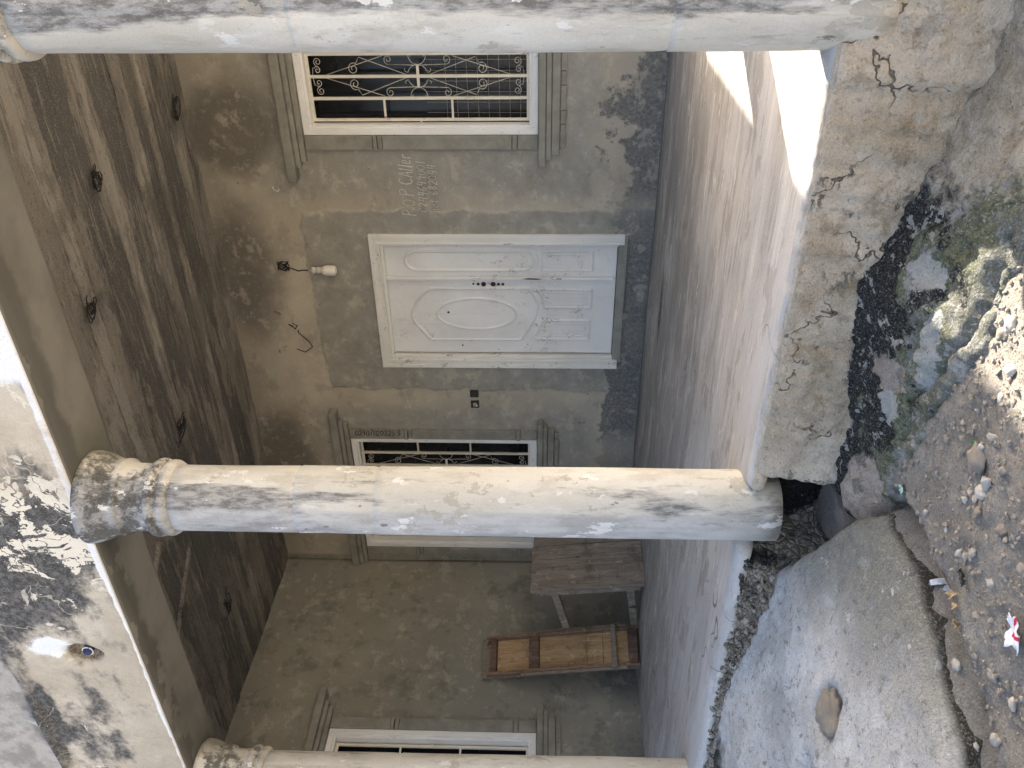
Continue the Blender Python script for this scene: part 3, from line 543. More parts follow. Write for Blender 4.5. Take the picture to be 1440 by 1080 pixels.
def wdeg(x, y, off): return int(((math.degrees(math.atan2(-y, -x))+off) % 360)/360*96)
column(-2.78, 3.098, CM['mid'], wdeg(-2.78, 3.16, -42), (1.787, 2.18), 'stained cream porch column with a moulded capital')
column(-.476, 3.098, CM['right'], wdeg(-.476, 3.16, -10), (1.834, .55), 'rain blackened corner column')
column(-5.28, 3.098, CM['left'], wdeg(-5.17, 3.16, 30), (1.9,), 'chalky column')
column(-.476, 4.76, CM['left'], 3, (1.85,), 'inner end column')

# windows
def spiral(c, r0, a0, turns, sgn, n=26):
    return [(c[0]+r0*(1-.78*t)*math.cos(a0+sgn*turns*2*math.pi*t), c[1]+r0*(1-.78*t)*math.sin(a0+sgn*turns*2*math.pi*t)) for t in np.linspace(0, 1, n)]
def window(hole, T, lint, panels=1, wires=True, lcut=None):
    a0, a1, z0, z1 = hole
    def tb(name, A, B, mat, par, bev=.003, jit=0):
        bm = bmesh.new(); addbox(bm, A, B, jit)
        for v in bm.verts: v.co = Vector(T(*v.co))
        return bmo(name, bm, mat, par, False, bev)
    # frame: outer ring with an inner rebate
    bm = bmesh.new()
    for (wd, d0, d1, ins) in ((.052, -.12, .012, .001), (.022, -.115, -.012, .052)):
        A0, A1, Z0, Z1 = a0+ins, a1-ins, z0+ins, z1-ins
        for q in (((A0, d0, Z0), (A0+wd, d1, Z1)), ((A1-wd, d0, Z0), (A1, d1, Z1)), ((A0+wd, d0, Z0), (A1-wd, d1, Z0+wd)), ((A0+wd, d0, Z1-wd), (A1-wd, d1, Z1))): addbox(bm, *q)
    for v in bm.verts: v.co = Vector(T(*v.co))
    win = bmo('window', bm, WFRAME, house, False, .004)
    tb('reveal_board', (a0+.003, -.215, z0+.003), (a0+.02, -.121, z1-.003), WFRAME, win); tb('reveal_board', (a1-.02, -.215, z0+.003), (a1-.003, -.121, z1-.003), WFRAME, win)
    tb('pane', (a0+.021, -.205, z0+.004), (a1-.021, -.198, z1-.004), GLASS, win, 0)
    g0, g1 = a0+.10, a1-.10; zz0, zz1 = z0+.085, z1-.085; bt = .0115; D0, D1 = -.105, -.082
    wdt = (g1-g0)
    nb = 4 if panels == 1 else 4*panels
    bars = [g0+wdt*k/nb for k in range(nb+1)]
    for b in bars: tb('grille_bar', (b-bt, D0, zz0), (b+bt, D1, zz1), GRILLE, win, .002)
    for z in (zz0, zz1): tb('grille_bar', (g0-bt, D0+.002, z-bt), (g1+bt, D1-.002, z+bt), GRILLE, win, .002)
    zc = (zz0+zz1)/2; hh = (zz1-zz0)/2
    for k in range(nb):
        if k % 4 in (0, 3):
            for z in (zc+.33*hh, zc-.30*hh): tb('grille_bar', (bars[k]+bt, D0+.003, z-.009), (bars[k+1]-bt, D1-.003, z+.009), GRILLE, win, .002)
    for a in (g0-.045, g1+.045): tb('grille_lug', (a-.035, D0, zc-.008), (a+.035, D1-.004, zc+.008), GRILLE, win, .002)
    for p in range(panels):
        c = bars[p*4+2]; q1 = bars[1]-bars[0]; s = hh/.95
        tb('grille_bar', (c-.085, D0+.004, zc-.011), (c+.085, D1-.003, zc+.011), GRILLE, win, .002)
        for sx in (-1, 1):
            for sz in (-1, 1):
                curves = [[(.075*math.sin(t), .165-.075*math.cos(t)) for t in np.linspace(0, 1.75, 10)]+[(.06, .163), (.055, .15)],
                          [(.09*math.sin(t), .09*math.cos(t)) for t in np.linspace(0, 1.25, 10)]+[(.105, .035), (.115, .05), (.107, .06)],
                          [(.01, .085), (.25, .092)]+spiral((.25, .130), .038, -math.pi/2, 1.3, 1),
                          [(.10, .012), (.50, .150)]+spiral((.555, .060), .048, 2.1, 1.5, -1),
                          [(.30, .158), (.80, .012)],
                          spiral((.86, .115), .036, -1.5, 1.5, 1)+[], [(.915, .015), (.905, .07)]+spiral((.87, .05), .03, .6, 1.3, 1)]
                bm = bmesh.new()
                for cv in curves:
                    tube(bm, [T(c+sx*q*q1/.165*.94, -.094, zc+sz*min(pz*s, hh)) for pz, q in cv], .0034, 5)
                bmo('grille_scroll', bm, SCROLL, win, True)
    if wires:
        bm = bmesh.new()
        for k in range(int((a1-a0)/.085)): a = a0+.05+k*.085; tube(bm, [T(a, -.16, z0+.03), T(a+.004, -.16, zc-.05)], .0013, 4)
        for k in range(9): z = z0+.06+k*.088; tube(bm, [T(a0+.025, -.163, z), T(a1-.025, -.163, z+.004)], .0013, 4)
        bmo('wire_mesh', bm, DKMETAL if False else SCROLL, win)
    # cement surround
    L0, L1 = lcut or (-9, 99)
    cl = lambda a: min(max(a, L0), L1)
    for s, ja, jb in ((-1, a0-.118, a0-.002), (1, a1+.002, a1+.118)):
        ja, jb = cl(ja), cl(jb)
        if jb-ja < .02: continue
        for (p, q, dd) in ((z0+.004, z0+.17, .030), (z0+.176, z0+.215, .042), (z0+.222, z1-.66, .030), (z1-.654, z1-.617, .022), (z1-.610, z1-.580, .040), (z1-.574, z1-.004, .030)): tb('jamb_moulding', (ja, -.03, p), (jb, dd, q), MOULD, win, .004)
    for (e, p, q, dd) in ((.215, z1+.004, z1+.045, .055), (.255, z1+.049, z1+.088, .080), (.375, z1+.092, z1+.165, .115), (.345, z1+.165, z1+.185, .085)): tb('lintel_moulding', (cl(a0-e), -.03, p), (cl(a1+e), dd, q), MOULD, win, .006)
    for (e, p, q, dd) in ((.25, z0-.060, z0-.004, .095), (.198, z0-.106, z0-.064, .078), (.158, z0-.176, z0-.110, .060)): tb('sill_moulding', (cl(a0-e), -.03, p), (cl(a1+e), dd, q), MOULD, win, .005)
    a = a0-.105
    while a < a1+.1:
        b = min(a+random.choice((.11, .16, .2, .26)), a1+.105); tb('sill_block', (cl(a), -.03, z0-.226+random.uniform(-.003, .003)), (cl(b)-.004, .034+random.uniform(-.006, .008), z0-.180), MOULD, win, .004); a = b
    return win
window(OPEN[0], TM, 0); window(OPEN[2], TM, 0, 2, False, (LX+.004, 99)); window(LWIN, TL, 0, 1, False, (3.02, 99))

# door: two unequal leaves, embossed
def seg_dist(A, Zg, poly):
    d = np.full(A.shape, 9.); P = np.array(poly, float)
    for p, q in zip(P[:-1], P[1:]):
        v = q-p; L = max((v**2).sum(), 1e-9); t = np.clip(((A-p[0])*v[0]+(Zg-p[1])*v[1])/L, 0, 1); d = np.minimum(d, np.hypot(A-p[0]-t*v[0], Zg-p[1]-t*v[1]))
    return d
def bez(*p, n=14):
    out = []
    for t in np.linspace(0, 1, n):
        q = [np.array(k, float) for k in p]
        while len(q) > 1: q = [a*(1-t)+b*t for a, b in zip(q, q[1:])]
        out.append(tuple(q[0]))
    return out
def leaf(name, x0, x1, z0, z1, lines, parent, d0=-.045):
    A = np.arange(x0, x1+1e-6, (x1-x0)/round((x1-x0)/.0072)); Z = np.arange(z0, z1+1e-6, (z1-z0)/round((z1-z0)/.0085)); G, H = np.meshgrid(A, Z)
    h = np.zeros(G.shape)
    for poly, wd, amp in lines:
        d = seg_dist(G, H, poly); amp *= 1.7; h = np.maximum(h, amp*np.clip(np.cos(np.clip(d/wd, 0, 1)*math.pi)*.5+.5, 0, 1)); h -= .35*amp*np.exp(-((d-wd*1.25)/(wd*.35))**2)
    P = np.stack([G, W-d0-h, H], -1); o = grid(name, P, DOORW, parent, True)
    bm = bmesh.new(); bm.from_mesh(o.data); r = bmesh.ops.extrude_face_region(bm, geom=[e for e in bm.edges if e.is_boundary]) if False else None
    ed = [e for e in bm.edges if e.is_boundary]; ex = bmesh.ops.extrude_edge_only(bm, edges=ed)['geom']
    for v in [g for g in ex if isinstance(g, bmesh.types.BMVert)]: v.co.y = W-d0+.04
    bm.to_mesh(o.data); bm.free(); return o
def ellp(cx, cz, rx, rz, n=48, a0=0, a1=2*math.pi): return [(cx+rx*math.cos(t), cz+rz*math.sin(t)) for t in np.linspace(a0, a1, n)]
XL, XS, XRR, ZB, ZT = -4.245, -3.438, -3.095, .30, 2.445
wl = [(bez((-3.55, 2.03), (-3.60, 2.13), (-3.66, 2.14), (-3.74, 2.19))+bez((-3.74, 2.19), (-3.82, 2.24), (-3.90, 2.22), (-3.97, 2.15))+bez((-3.97, 2.15), (-4.04, 2.10), (-4.06, 2.08), (-4.10, 2.06)), .016, .012),
      ([(-3.55, 2.03), (-3.545, 1.10)], .012, .008), ([(-4.10, 2.06), (-4.10, 1.18)], .012, .008),
      (bez((-3.545, 1.10), (-3.62, 1.06), (-3.66, 1.02), (-3.72, 1.02))+bez((-3.72, 1.02), (-3.86, 1.02), (-3.96, 1.10), (-4.10, 1.18)), .014, .010),
      (ellp(-3.815, 1.60, .165, .38), .014, .010), (ellp(-3.815, 1.60, .125, .33), .010, -.004),
      (bez((-3.56, 1.02), (-3.60, .98), (-3.68, .97), (-3.745, .95))+[(-3.745, .52), (-3.555, .52), (-3.555, 1.02)], .013, .009), (bez((-3.885, .98), (-3.95, .99), (-4.02, 1.03), (-4.09, 1.07))+[(-4.09, .53), (-3.885, .53), (-3.885, .98)], .013, .009),
      ([(-3.59, .93), (-3.59, .555), (-3.71, .555), (-3.71, .93)], .008, .005), ([(-3.92, .95), (-3.92, .565), (-4.055, .565), (-4.055, .98)], .008, .005)]
nl = [(ellp(-3.262, 2.12, .095, .12, 20, 0, math.pi)+ellp(-3.262, 1.16, .095, .10, 20, math.pi, 2*math.pi)+[(-3.167, 2.12)], .015, .011), (ellp(-3.262, 2.10, .07, .09, 20, 0, math.pi)+ellp(-3.262, 1.18, .07, .075, 20, math.pi, 2*math.pi)+[(-3.192, 2.10)], .008, -.004),
      (ellp(-3.262, 1.10, .105, .09, 24, math.pi, 2*math.pi), .012, .008), ([(-3.355, .98), (-3.355, .52), (-3.17, .52), (-3.17, .98), (-3.355, .98)], .013, .009), ([(-3.325, .95), (-3.325, .55), (-3.20, .55), (-3.20, .95), (-3.325, .95)], .008, .005)]
door = leaf('door', XL, XS-.003, ZB, ZT, wl, house); tag(door, 'grimy white embossed double door with unequal leaves')
leaf('side_leaf', XS+.003, XRR, ZB, ZT, nl, door)
bm = bmesh.new(); addbox(bm, (XS-.012, W+.012, ZB+.02), (XS+.020, W+.047, ZT-.01)); bmo('meeting_strip', bm, DOORW, door, False, .006)
for (xa, xb, za, zb, nm) in ((-4.385, -4.25, .245, 2.545, 'door_jamb'), (-2.98, -3.09, .245, 2.55, 'door_jamb')):
    s = 1 if xa < xb else -1; bm = bmesh.new()
    for (o0, o1, d) in ((0, .035, .030), (.033, .075, .022), (.073, .095, .030), (.093, .125, -.005)):
        p, q = xa+s*o0, xa+s*o1; addbox(bm, (min(p, q), W-d, za), (max(p, q), W+.14, 2.546-o0))
    bmo(nm, bm, DFRAME, door, False, .004)
bm = bmesh.new()
for (o0, o1, d) in ((.0, .035, .0305), (.033, .075, .0225), (.073, .095, .0305), (.093, .122, -.0045)): addbox(bm, (-4.385+o1-.001, W-d, 2.546-o1), (-2.98-o1+.001, W+.139, 2.546-o0))
bmo('door_head', bm, DFRAME, door, False, .004)
box('threshold', (-4.33, W-.004, .215), (-3.0, W+.2, .296), MOULD, door, .006)
for (x, z, r) in ((-3.498, 1.620, .009), (-3.50, 1.575, .013), (-3.50, 1.525, .021), (-3.50, 1.435, .021), (-3.50, 1.385, .013), (-3.50, 1.345, .013), (-3.80, 1.87, .010), (-4.165, 1.75, .008)):
    bm = bmesh.new(); tube(bm, [(x, W+.05, z), (x, W+.041, z)], r, 16); tube(bm, [(x+r*math.cos(t), W+.042, z+r*math.sin(t)) for t in np.linspace(0, 6.28, 17)[:-1]], r*.14, 5, True); bmo('lock_hole', bm, DKMETAL, door, True)
bm = bmesh.new(); pts = [(-3.43, 1.17), (-3.421, 1.10), (-3.424, 1.02), (-3.43, .97), (-3.437, 1.03), (-3.434, 1.12)]; f = [bm.verts.new((a, W+.009, z)) for a, z in pts]; bm.faces.new(f)
r = bmesh.ops.extrude_face_region(bm, geom=bm.faces[:]); [setattr(v.co, 'y', W+.03) for v in r['geom'] if isinstance(v, bmesh.types.BMVert)]; bmo('splintered_gap', bm, BLACK, door)
bm = bmesh.new(); addbox(bm, (-3.432, W+.009, .80), (-3.424, W+.03, .85)); bmo('splintered_gap', bm, BLACK, door)

# writing on the wall: chalk strokes
GL = {'P': [[(.05, 0), (.08, 1)], [(0, .92), (.3, 1), (.45, .85), (.4, .6), (.08, .5)]], 'O': [[(.25+.25*math.cos(t), .45+.42*math.sin(t)) for t in np.linspace(0, 6.5, 16)]], '.': [[(.1, .05), (.14, .1)]],
      'C': [[(.45, .85), (.3, .98), (.1, .8), (.02, .45), (.12, .1), (.35, .02), (.5, .15)]], 'A': [[(0, 0), (.25, .95), (.42, 0)], [(.1, .35), (.36, .4)]], 'l': [[(.05, 0), (.12, .95)]], 'e': [[(.05, .3), (.32, .4), (.28, .6), (.12, .6), (.03, .3), (.15, .02), (.35, .1)]], 'r': [[(.05, 0), (.08, .55)], [(.08, .4), (.2, .58), (.33, .52)]],
      '0': [[(.2+.2*math.cos(t), .42+.4*math.sin(t)) for t in np.linspace(0, 6.5, 14)]], '2': [[(.02, .7), (.15, .9), (.34, .8), (.3, .5), (.02, .02), (.4, .05)]], '4': [[(.12, .95), (.02, .4), (.4, .42)], [(.33, .9), (.28, 0)]], '6': [[(.32, .95), (.08, .55), (.05, .15), (.22, .02), (.36, .22), (.25, .42), (.08, .3)]], '1': [[(.12, .95), (.1, 0)]],
      '8': [[(.2, .5), (.05, .7), (.2, .95), (.35, .75), (.2, .5), (.03, .2), (.2, 0), (.38, .2), (.2, .5)]], '9': [[(.36, .7), (.2, .95), (.04, .75), (.18, .52), (.36, .7), (.32, 0)]], 'n': [[(.03, 0), (.05, .55)], [(.05, .4), (.2, .58), (.32, .45), (.34, 0)]], 'o': [[(.16+.15*math.cos(t), .25+.25*math.sin(t)) for t in np.linspace(0, 6.5, 12)]], 't': [[(.15, .9), (.15, .02)], [(.0, .6), (.33, .62)]], '-': [[(.05, .45), (.3, .48)]], '5': [[(.36, .95), (.08, .92), (.05, .55), (.3, .55), (.36, .25), (.2, .02), (.02, .1)]], '3': [[(.04, .85), (.2, .97), (.34, .75), (.16, .52), (.37, .28), (.2, 0), (.02, .12)]], '7': [[(.02, .92), (.36, .92), (.14, 0)]]}
def write(bm, lines, place, wd):
    for txt, h, a, z, adv, sl in lines:
        for ch in txt:
            if ch == ' ': a += h*.35*adv; continue
            for st in GL[ch]:
                jx, jz = random.uniform(-.04, .04), random.uniform(-.06, .06); pts = [Vector((a+(p+q*.10+jx)*h*adv, z+(q+jz)*h, 0)) for p, q in st]
                z += sl*.1
                for p, q in zip(pts, pts[1:]):
                    d = (q-p); 
                    if d.length < 1e-5: continue
                    s = Vector((-d.y, d.x, 0)).normalized()*wd*random.uniform(.35, .6); e = d.normalized()*wd*.3
                    bm.faces.new([bm.verts.new(Vector(place(v.x, v.y))) for v in (p-e-s, q+e-s, q+e+s, p-e+s)])
            a += h*adv*(max(p for st in GL[ch] for p, q in st)+.14)
bm = bmesh.new(); write(bm, [('P.O.P CAller', .125, -2.80, 2.10, .82, -.004), ('0244649001', .082, -2.77, 1.985, 1.10, .003), ('not 682044', .082, -2.77, 1.89, 1.08, .004)], lambda a, z: (a, W-.0115, z), .0075); bmo('chalk_writing', bm, CHALK, house)
bm = bmesh.new(); write(bm, [('024071120225 3', .075, -1.0*2.92, -5.24, .95, 0)], lambda a, z: (z+.01, W-.0335, -a), .008); bmo('charcoal_writing', bm, INK, house)

# ================================================================ THINGS ON THE PORCH
# light bulb on its wire
lb = empty('light_bulb', (-3.315, W-.06, 2.86), 'bare white bulb in a holder hanging from a wire above the door', 'light bulb')
o = lathe('bulb', [(.001, 2.862), (.030, 2.864), (.042, 2.872), (.047, 2.89), (.047, 2.955), (.043, 2.972), (.034, 2.984), (.022, 2.99)], m_plain('opal_glass', (.72, .70, .64), .35, .08), None, 28, cap=False); o.matrix_basis = Matrix.Translation((-3.315, W-.06, 0)); setpar(o, lb)
o = lathe('bulb_holder', [(.024, 2.988), (.034, 2.99), (.034, 3.0), (.028, 3.004), (.028, 3.02), (.035, 3.024), (.035, 3.04), (.03, 3.044), (.028, 3.06), (.036, 3.066), (.034, 3.09), (.015, 3.105), (.006, 3.12)], m_plain('white_holder_plastic', (.55, .54, .49), .5, .3), None, 24); o.matrix_basis = Matrix.Translation((-3.315, W-.06, 0)); setpar(o, lb)
bm = bmesh.new(); tube(bm, [(-3.315, W-.06, 3.11), (-3.312, W-.058, 3.17), (-3.325, W-.05, 3.22), (-3.30, W-.045, 3.28), (-3.295, W-.03, 3.33), (-3.28, W-.0, 3.36)], .006, 7)
for k in range(4):
    q = [(-3.28+.045*math.cos(t*2.2+k), W-.035+.015*math.sin(t+k), 3.355+.05*math.sin(t*1.7+k*2)) for t in np.linspace(0, 3.6, 14)]; tube(bm, q, .005, 5)
bmo('flex', bm, BLACK, lb, True)
# switch boxes
def sbox(x, z, lab, lid):
    e = empty('switch_box', (x, W, z), lab, 'switch box', 'switch boxes'); bm = bmesh.new(); a, t = .042, .007
    for q in (((x-a, W-.014, z-a), (x-a+t, W+.03, z+a)), ((x+a-t, W-.014, z-a), (x+a, W+.03, z+a)), ((x-a+t, W-.014, z-a), (x+a-t, W+.03, z-a+t)), ((x-a+t, W-.014, z+a-t), (x+a-t, W+.03, z+a))): addbox(bm, *q)
    bmo('rim', bm, DKMETAL, e, False, .002); box('box_back', (x-a+t, W-.0125, z-a+t), (x+a-t, W+.02, z+a-t), BLACK, e, 0)
    if lid:
        box('wire_block', (x-.020, W-.026, z-.018), (x+.022, W-.013, z+.020), m_plain('grey_terminal', (.34, .33, .30), .6), e, .003); box('wire_block', (x-.014, W-.030, z-.028), (x-.004, W-.013, z-.010), CHALK, e, .002)
    else: box('dark_hollow_plate', (x-.030, W-.017, z-.030), (x+.030, W-.0126, z+.030), DKMETAL, e, .002)  # dark plate stands in for the shaded hollow of the empty box
sbox(-4.705, 1.655, 'dark empty switch box in the wall beside the door frame', False); sbox(-4.835, 1.652, 'open switch box with pale terminal block, beside the corner window', True)
# loose ceiling wires
def wires(loc, n, r, drop, lab=None, base=(0, 0, -1)):
    bm = bmesh.new(); L = Vector(loc)
    for k in range(n):
        a = random.uniform(0, 6.28); R = r*random.uniform(.5, 1.1); ph = random.uniform(0, 6.28); pts = []
        for t in np.linspace(0, 1, 15):
            th = a+t*5.5; pts.append(L+Vector((R*t*math.cos(th)+.2*R*math.sin(ph+t*9), R*t*math.sin(th*1.1), .02-drop*math.sin(t*2.6)*random.uniform(.9, 1.1))))
        tube(bm, pts, .0038, 5)
    o = bmo('ceiling_wire', bm, BLACK, None, True); return tag(o, lab or 'tangle of loose black wire hanging from the porch ceiling', 'wire', 'wire tangles on the ceiling')
for (p, n, r, d), lb_ in zip((((-1.85, 5.17, CEZ), 5, .10, .07), ((-2.52, 4.64, CEZ), 5, .10, .08), ((-3.99, 5.30, CEZ), 5, .11, .07), ((-5.99, 5.19, CEZ), 6, .13, .08), ((-1.82, 6.60, CEZ), 5, .13, .06)), ('thick black wire tangle on the ceiling out from the right window', 'loose black wire tangle on the ceiling nearest the front beam', 'black wire tangle on the ceiling beside the capital of the stained column', 'black wire tangle on the ceiling over the bay with table and bench', 'black wire on the ceiling right against the back wall above the window')): wires(p, n, r, d, lb_)
bm = bmesh.new(); tube(bm, [(-3.98, W+.002, 3.34), (-4.0, W-.02, 3.33), (-4.06, W-.016, 3.28), (-4.10, W-.02, 3.24), (-4.16, W-.014, 3.22), (-4.22, W-.018, 3.30), (-4.19, W-.012, 3.38)], .0045, 5); tube(bm, [(-3.92, W+.002, 3.42), (-3.93, W-.016, 3.38), (-3.96, W-.014, 3.36), (-3.92, W-.02, 3.33), (-3.90, W-.012, 3.38)], .006, 5)
tag(bmo('wall_wire', bm, BLACK, None, True), 'thin black wire end curling out of the back wall near the ceiling', 'wire')
bm = bmesh.new(); tube(bm, [(-2.53, W+.004, 3.32), (-2.535, W-.03, 3.325), (-2.56, W-.045, 3.31), (-2.565, W-.04, 3.28), (-2.545, W-.04, 3.265)], .008, 6); tag(bmo('wall_hook', bm, CHALK, None, True), 'small pale hook of wire in the wall above the chalk writing', 'hook')
# table lying on its end
def frame_from(origin, e1, e2):
    e1, e2 = Vector(e1).normalized(), Vector(e2).normalized(); n = e2.cross(e1).normalized(); e2 = e1.cross(n); M = Matrix((e2, n, e1)).transposed().to_4x4(); M.translation = Vector(origin); return M       # local x = width, y = out of the top, z = length
TB = frame_from((-5.78, 5.33, .0), (-.15, .03, 1.07), (.045, .70, 0))
tbl = empty('wooden_table', (-5.78, 5.6, 0), 'weathered plank table lying on its end against the side wall', 'table')
def tpart(name, a, b, mat, bev=.004, jit=.003):
    o = box(name, a, b, mat, None, bev, None, jit); o.matrix_basis = TB; setpar(o, tbl); return o
for i, (x0, x1, dz) in enumerate(((0, .375, 0.), (.379, .545, .004), (.55, .72, -.01))): tpart('plank', (x0, -.03, .006+abs(dz)), (x1, 0, 1.075+dz), GREYW)
tpart('apron', (.02, -.105, .05), (.045, -.031, 1.03), GREYE); tpart('apron', (.66, -.105, .05), (.685, -.031, 1.03), GREYE); tpart('apron', (.046, -.10, .05), (.659, -.031, .075), GREYE); tpart('apron', (.046, -.10, 1.0), (.659, -.031, 1.025), GREYE)
for x in (.05, .60):
    for z, sp in ((.115, .0), (.84, -.06)):
        bm = bmesh.new(); vs_ = addbox(bm, (x, -.66, z), (x+.055, -.032, z+.07), .002)
        for v in vs_:
            if v.co.y < -.4: v.co.z += sp
        o = bmo('leg', bm, GREYE, None, False, .004); o.matrix_basis = TB; setpar(o, tbl)
tpart('added_dark_board', (.58, -.60, .19), (.598, -.106, .83), BRW)  # added dark board, gives the dark area between the legs
# bench stood on end against the side wall, underside showing
BE = frame_from((-6.66, 5.10, .0), (-.36, .11, 1.52), (.13, .40, 0))
ben = empty('wooden_bench', (-6.6, 5.25, 0), 'orange brown wooden bench stood upright on its end, underside showing', 'bench')
def bpart(name, a, b, mat, bev=.003, jit=.003):
    o = box(name, a, b, mat, None, bev, None, jit); o.matrix_basis = BE; setpar(o, ben); return o
bpart('seat_plank', (-.005, -.032, .01), (.395, -.008, 1.60), GREYE); bpart('lining_board', (.03, -.007, .03), (.365, .004, .22), ORW); bpart('lining_board', (.03, -.007, .222), (.365, .003, .36), ORW); bpart('lining_board', (.03, -.007, .362), (.365, .004, .52), ORW); bpart('lining_board', (.03, -.007, .523), (.365, .005, 1.50), ORW)
bpart('side_rail', (.0, -.006, .20), (.030, .075, 1.54), RAILW); bpart('side_rail', (.366, -.006, .20), (.396, .075, 1.54), RAILW)
for z0, z1, d in ((.015, .11, .06), (1.00, 1.10, .055), (1.44, 1.50, .06)): bpart('batten', (.031, .006, z0), (.365, d, z1), BRW)
bpart('leg', (-.024, .02, .12), (-.001, .062, 1.18), GREYE); bpart('leg', (.397, .02, .12), (.42, .062, 1.18), GREYE); bpart('stretcher', (-.02, .076, .215), (.416, .10, .265), GREYE)
bpart('side_rail', (.0, .006, .0), (.03, .05, .195), RAILW); bpart('side_rail', (.366, .006, .0), (.396, .05, .195), RAILW)

# ================================================================ STONES AND LITTER
def rock_mesh(name, seed, sub=2, flat=.62):
    bm = bmesh.new(); bmesh.ops.create_icosphere(bm, subdivisions=sub, radius=1)
    for v in bm.verts:
        n = MN.noise(v.co*1.1+Vector((seed*3.1, 0, 0)))*.42+MN.noise(v.co*2.6+Vector((0, seed*2.3, 0)))*.30+MN.noise(v.co*6)*.10+.10*abs(MN.noise(v.co*1.7+Vector((0, 0, seed)))); v.co *= 1+n; v.co.z *= flat; v.co.x *= 1.15
    me = bpy.data.meshes.new(name); bm.to_mesh(me); bm.free(); me.materials.append(STONE); me.polygons.foreach_set('use_smooth', [True]*len(me.polygons)); return me
RM = [rock_mesh('stone', s, 3) for s in range(6)]
def stone(x, y, r, k, lab='rounded pale brown stone lying on the stony dirt', grp='loose stones on the dirt', z=None, sink=.25):
    o = bpy.data.objects.new('stone', RM[k % 6]); COL.objects.link(o); zz = ground_z(x, y) if z is None else z
    o.location = (x, y, zz+r*.62*(1-sink*2)*.9); o.scale = (r, r*random.uniform(.75, 1.1), r*random.uniform(.8, 1.1)); o.rotation_euler = (random.uniform(-.3, .3), random.uniform(-.3, .3), random.uniform(0, 6.3)); return tag(o, lab, 'stone', grp)
def from_px(ix, iy, z=-.42):
    d = fw*FPX+rr*((1080-iy)-540)-uu*(ix-720); t = (z-CAMZ)/d.z; return d.x*t, d.y*t
big = [(1383, 645, .034), (1392, 680, .022), (1385, 692, .019), (1366, 692, .012), (1372, 702, .011), (1361, 703, .010), (1408, 745, .015), (1420, 662, .014), (1302, 795, .014), (1275, 810, .013), (1352, 778, .012), (1362, 783, .013), (1375, 778, .012), (1387, 628, .010), (1402, 615, .012), (1410, 560, .013), (1424, 520, .016), (1412, 470, .018), (1425, 455, .020), (1384, 720, .013), (1340, 935, .016), (1360, 960, .013), (1330, 1020, .014), (1395, 950, .015), (1405, 1040, .020), (1370, 1050, .014), (1418, 990, .015), (1300, 860, .012), (1322, 965, .018), (1345, 1000, .014), (1335, 745, .010), (1310, 720, .010), (1430, 800, .016), (1396, 820, .012), (1350, 895, .010)]
for k, (ix, iy, r) in enumerate(big): x, y = from_px(ix, iy); stone(x, y, r*1.12, k, *(('largest flat rounded stone on the dirt, beside the green scrap', None) if k == 0 else ()))
ro = stone(-3.09, 2.155, .085, 3, 'brown rock lodged in the hole of the pale concrete slab', None, slab_z(-3.09, 2.155)-.065, .2); ro.data = rock_mesh('stone', 11, 4, .75); ro.data.materials[0] = m_ochre(); ro.scale = (.10, .075, .075); ro.rotation_euler = (.2, .1, .6)
def scatter(name, n, fx, rmin, rmax, seed, mat):
    rg = random.Random(seed); b = bmesh.new(); bmesh.ops.create_icosphere(b, subdivisions=1, radius=1); BV = np.array([v.co[:] for v in b.verts]); BF = np.array([[v.index for v in f.verts] for f in b.faces]); b.free(); V = []; F = []
    for k in range(n):
        x, y, z = fx(rg); r = rmin+(rmax-rmin)*rg.random()**3; a = rg.uniform(0, 6.3); R = np.array(Matrix.Rotation(a, 3, (rg.random()-.5, rg.random()-.5, 1)))
        q = BV*np.array((rg.uniform(.7, 1.4), rg.uniform(.7, 1.2), rg.uniform(.45, .9)))*(1+.25*np.sin(BV @ np.array((3.1, 2.3, 4.7))+k)[:, None])
        V.append(q @ R.T*r+np.array((x, y, z+r*.2))); F.append(BF+k*len(BV))
    return pyd(name, np.concatenate(V), np.concatenate(F), mat)
def fx_dirt(rg):
    while True:
        x, y = rg.uniform(-3.0, .2), rg.uniform(1.0, 2.75)
        if x > interp(y, XR)+.06 and y < interp(x, YOUT)+.02: return x, y, ground_z(x, y)
tag(scatter('gravel', 7000, fx_dirt, .002, .012, 3, STONE), 'small pebbles and grit strewn over the brown dirt', 'gravel', None, 'stuff')
def fx_rub(rg):
    x = rg.uniform(-5.2, -3.0); z = rg.uniform(-.2, -.04); e = edgey(x); return x, y_rub(x, z, e)-.018, max(z, slab_z(x, 2.9))
tag(scatter('rubble', 900, fx_rub, .006, .026, 5, RUB), 'rubble stones showing in the broken edge of the porch floor', 'rubble', None, 'stuff')
def sheet(name, x, y, sx, sy, mat, lab, cat, curl=.02, n=10, grp=None, rz=None, lift=.008, shape=None):
    P = np.zeros((n, n, 3)); a = random.uniform(0, 6.3) if rz is None else rz
    for i in range(n):
        for j in range(n):
            u, v = i/(n-1)*2-1, j/(n-1)*2-1
            if shape == 'leaf': v *= max(.03, (1-u*u))**.8
            if shape == 'scrap': k = .8+.3*fr(u*1.5+x*9, v*1.5, 4); u, v = u*k, v*k
            px, py = u*sx*math.cos(a)-v*sy*math.sin(a), u*sx*math.sin(a)+v*sy*math.cos(a); P[i, j] = (x+px, y+py, ground_z(x+px, y+py)+lift+curl*(fr(u*1.2+x*5, v*1.2, 7)+.6*v*v+.3*u*u))
    o = grid(name, P, mat, None, True); sm = o.modifiers.new('thick', 'SOLIDIFY'); sm.thickness = .0012; return tag(o, lab, cat, grp)
LEAF = m_plain('dry_leaf', (.56, .40, .22), .8, .35, 60); 
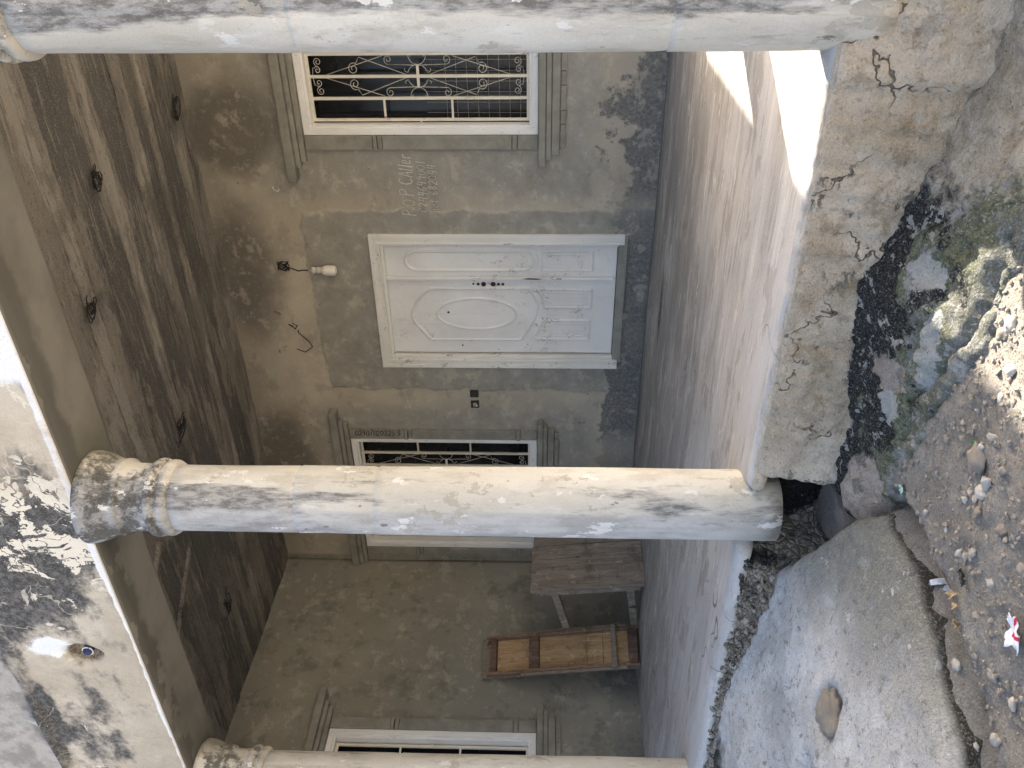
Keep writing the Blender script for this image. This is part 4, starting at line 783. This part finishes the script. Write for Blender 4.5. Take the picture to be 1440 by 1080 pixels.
for ix, iy, s in ((1338, 852, .032), (1348, 867, .024), (1345, 892, .026)): x, y = from_px(ix, iy); x += .05; sheet('dry_leaf', x, y, s, s*.55, LEAF, 'curled tan dry leaf on the dirt beside the slab', 'leaf', .012, 10, 'dry leaves on the dirt', None, .012, 'leaf')
x, y = from_px(1277, 690); sheet('foam_scrap', x, y, .024, .022, m_plain('mint_foam', (.45, .68, .55), .7, .2), 'mint green scrap of foam on the dirt below the column', 'scrap', .006, 9, None, 0, .012, 'scrap')
x, y = from_px(1302, 833); x += .07; sheet('plastic_wrapper', x, y, .042, .036, m_plain('blue_white_film', (.60, .64, .70), .35, .55, 45), 'crumpled pale blue plastic wrapper by the gully', 'wrapper', .03, 16, None, .4, .018, 'scrap')
x, y = from_px(1376, 623); sheet('green_scrap', x, y, .012, .009, m_plain('green_film', (.05, .25, .08), .5, .3), 'tiny bright green plastic scrap next to a flat stone', 'scrap', .004, 6, None, 0, .006, 'scrap')
x, y = from_px(1362, 812); sheet('dark_wrapper', x, y, .034, .018, m_plain('dark_film', (.05, .055, .045), .5, .3), 'dark half-buried plastic wrapper on the dirt', 'wrapper', .02, 10, None, 1.2, .010, 'scrap')
def packmat():
    m = MT('red_white_packet', .35, .5); X, Y, Z = m.xyz(m.warp(.01, 20)); px, py = from_px(1437, 886); r = m.math('SQRT', (X-px)*(X-px)+(Y-py)*(Y-py)); k = m.ss(r, .036, .033)*m.ss(r, .021, .024); return m.fin(m.mix(k, (.80, .80, .80), (.62, .02, .05)))
x, y = from_px(1429, 888); sheet('packet', x, y, .060, .036, packmat(), 'white plastic packet with a red ring print', 'packet', .012, 12, None, .5, .020, 'scrap')
for ix, iy, a, L in ((1320, 828, .9, .055), (1310, 822, 2.3, .05)):
    x, y = from_px(ix, iy); x += .06; bm = bmesh.new(); pts = [(x+L*t*math.cos(a)+.004*math.sin(t*4), y+L*t*math.sin(a), ground_z(x+L*t*math.cos(a), y+L*t*math.sin(a))+.008) for t in np.linspace(-1, 1, 7)]; tube(bm, pts, .003, 6); tag(bmo('twig', bm, RAILW, None, True), 'thin dry twig lying across another beside the wrapper', 'twig', 'crossed twigs')
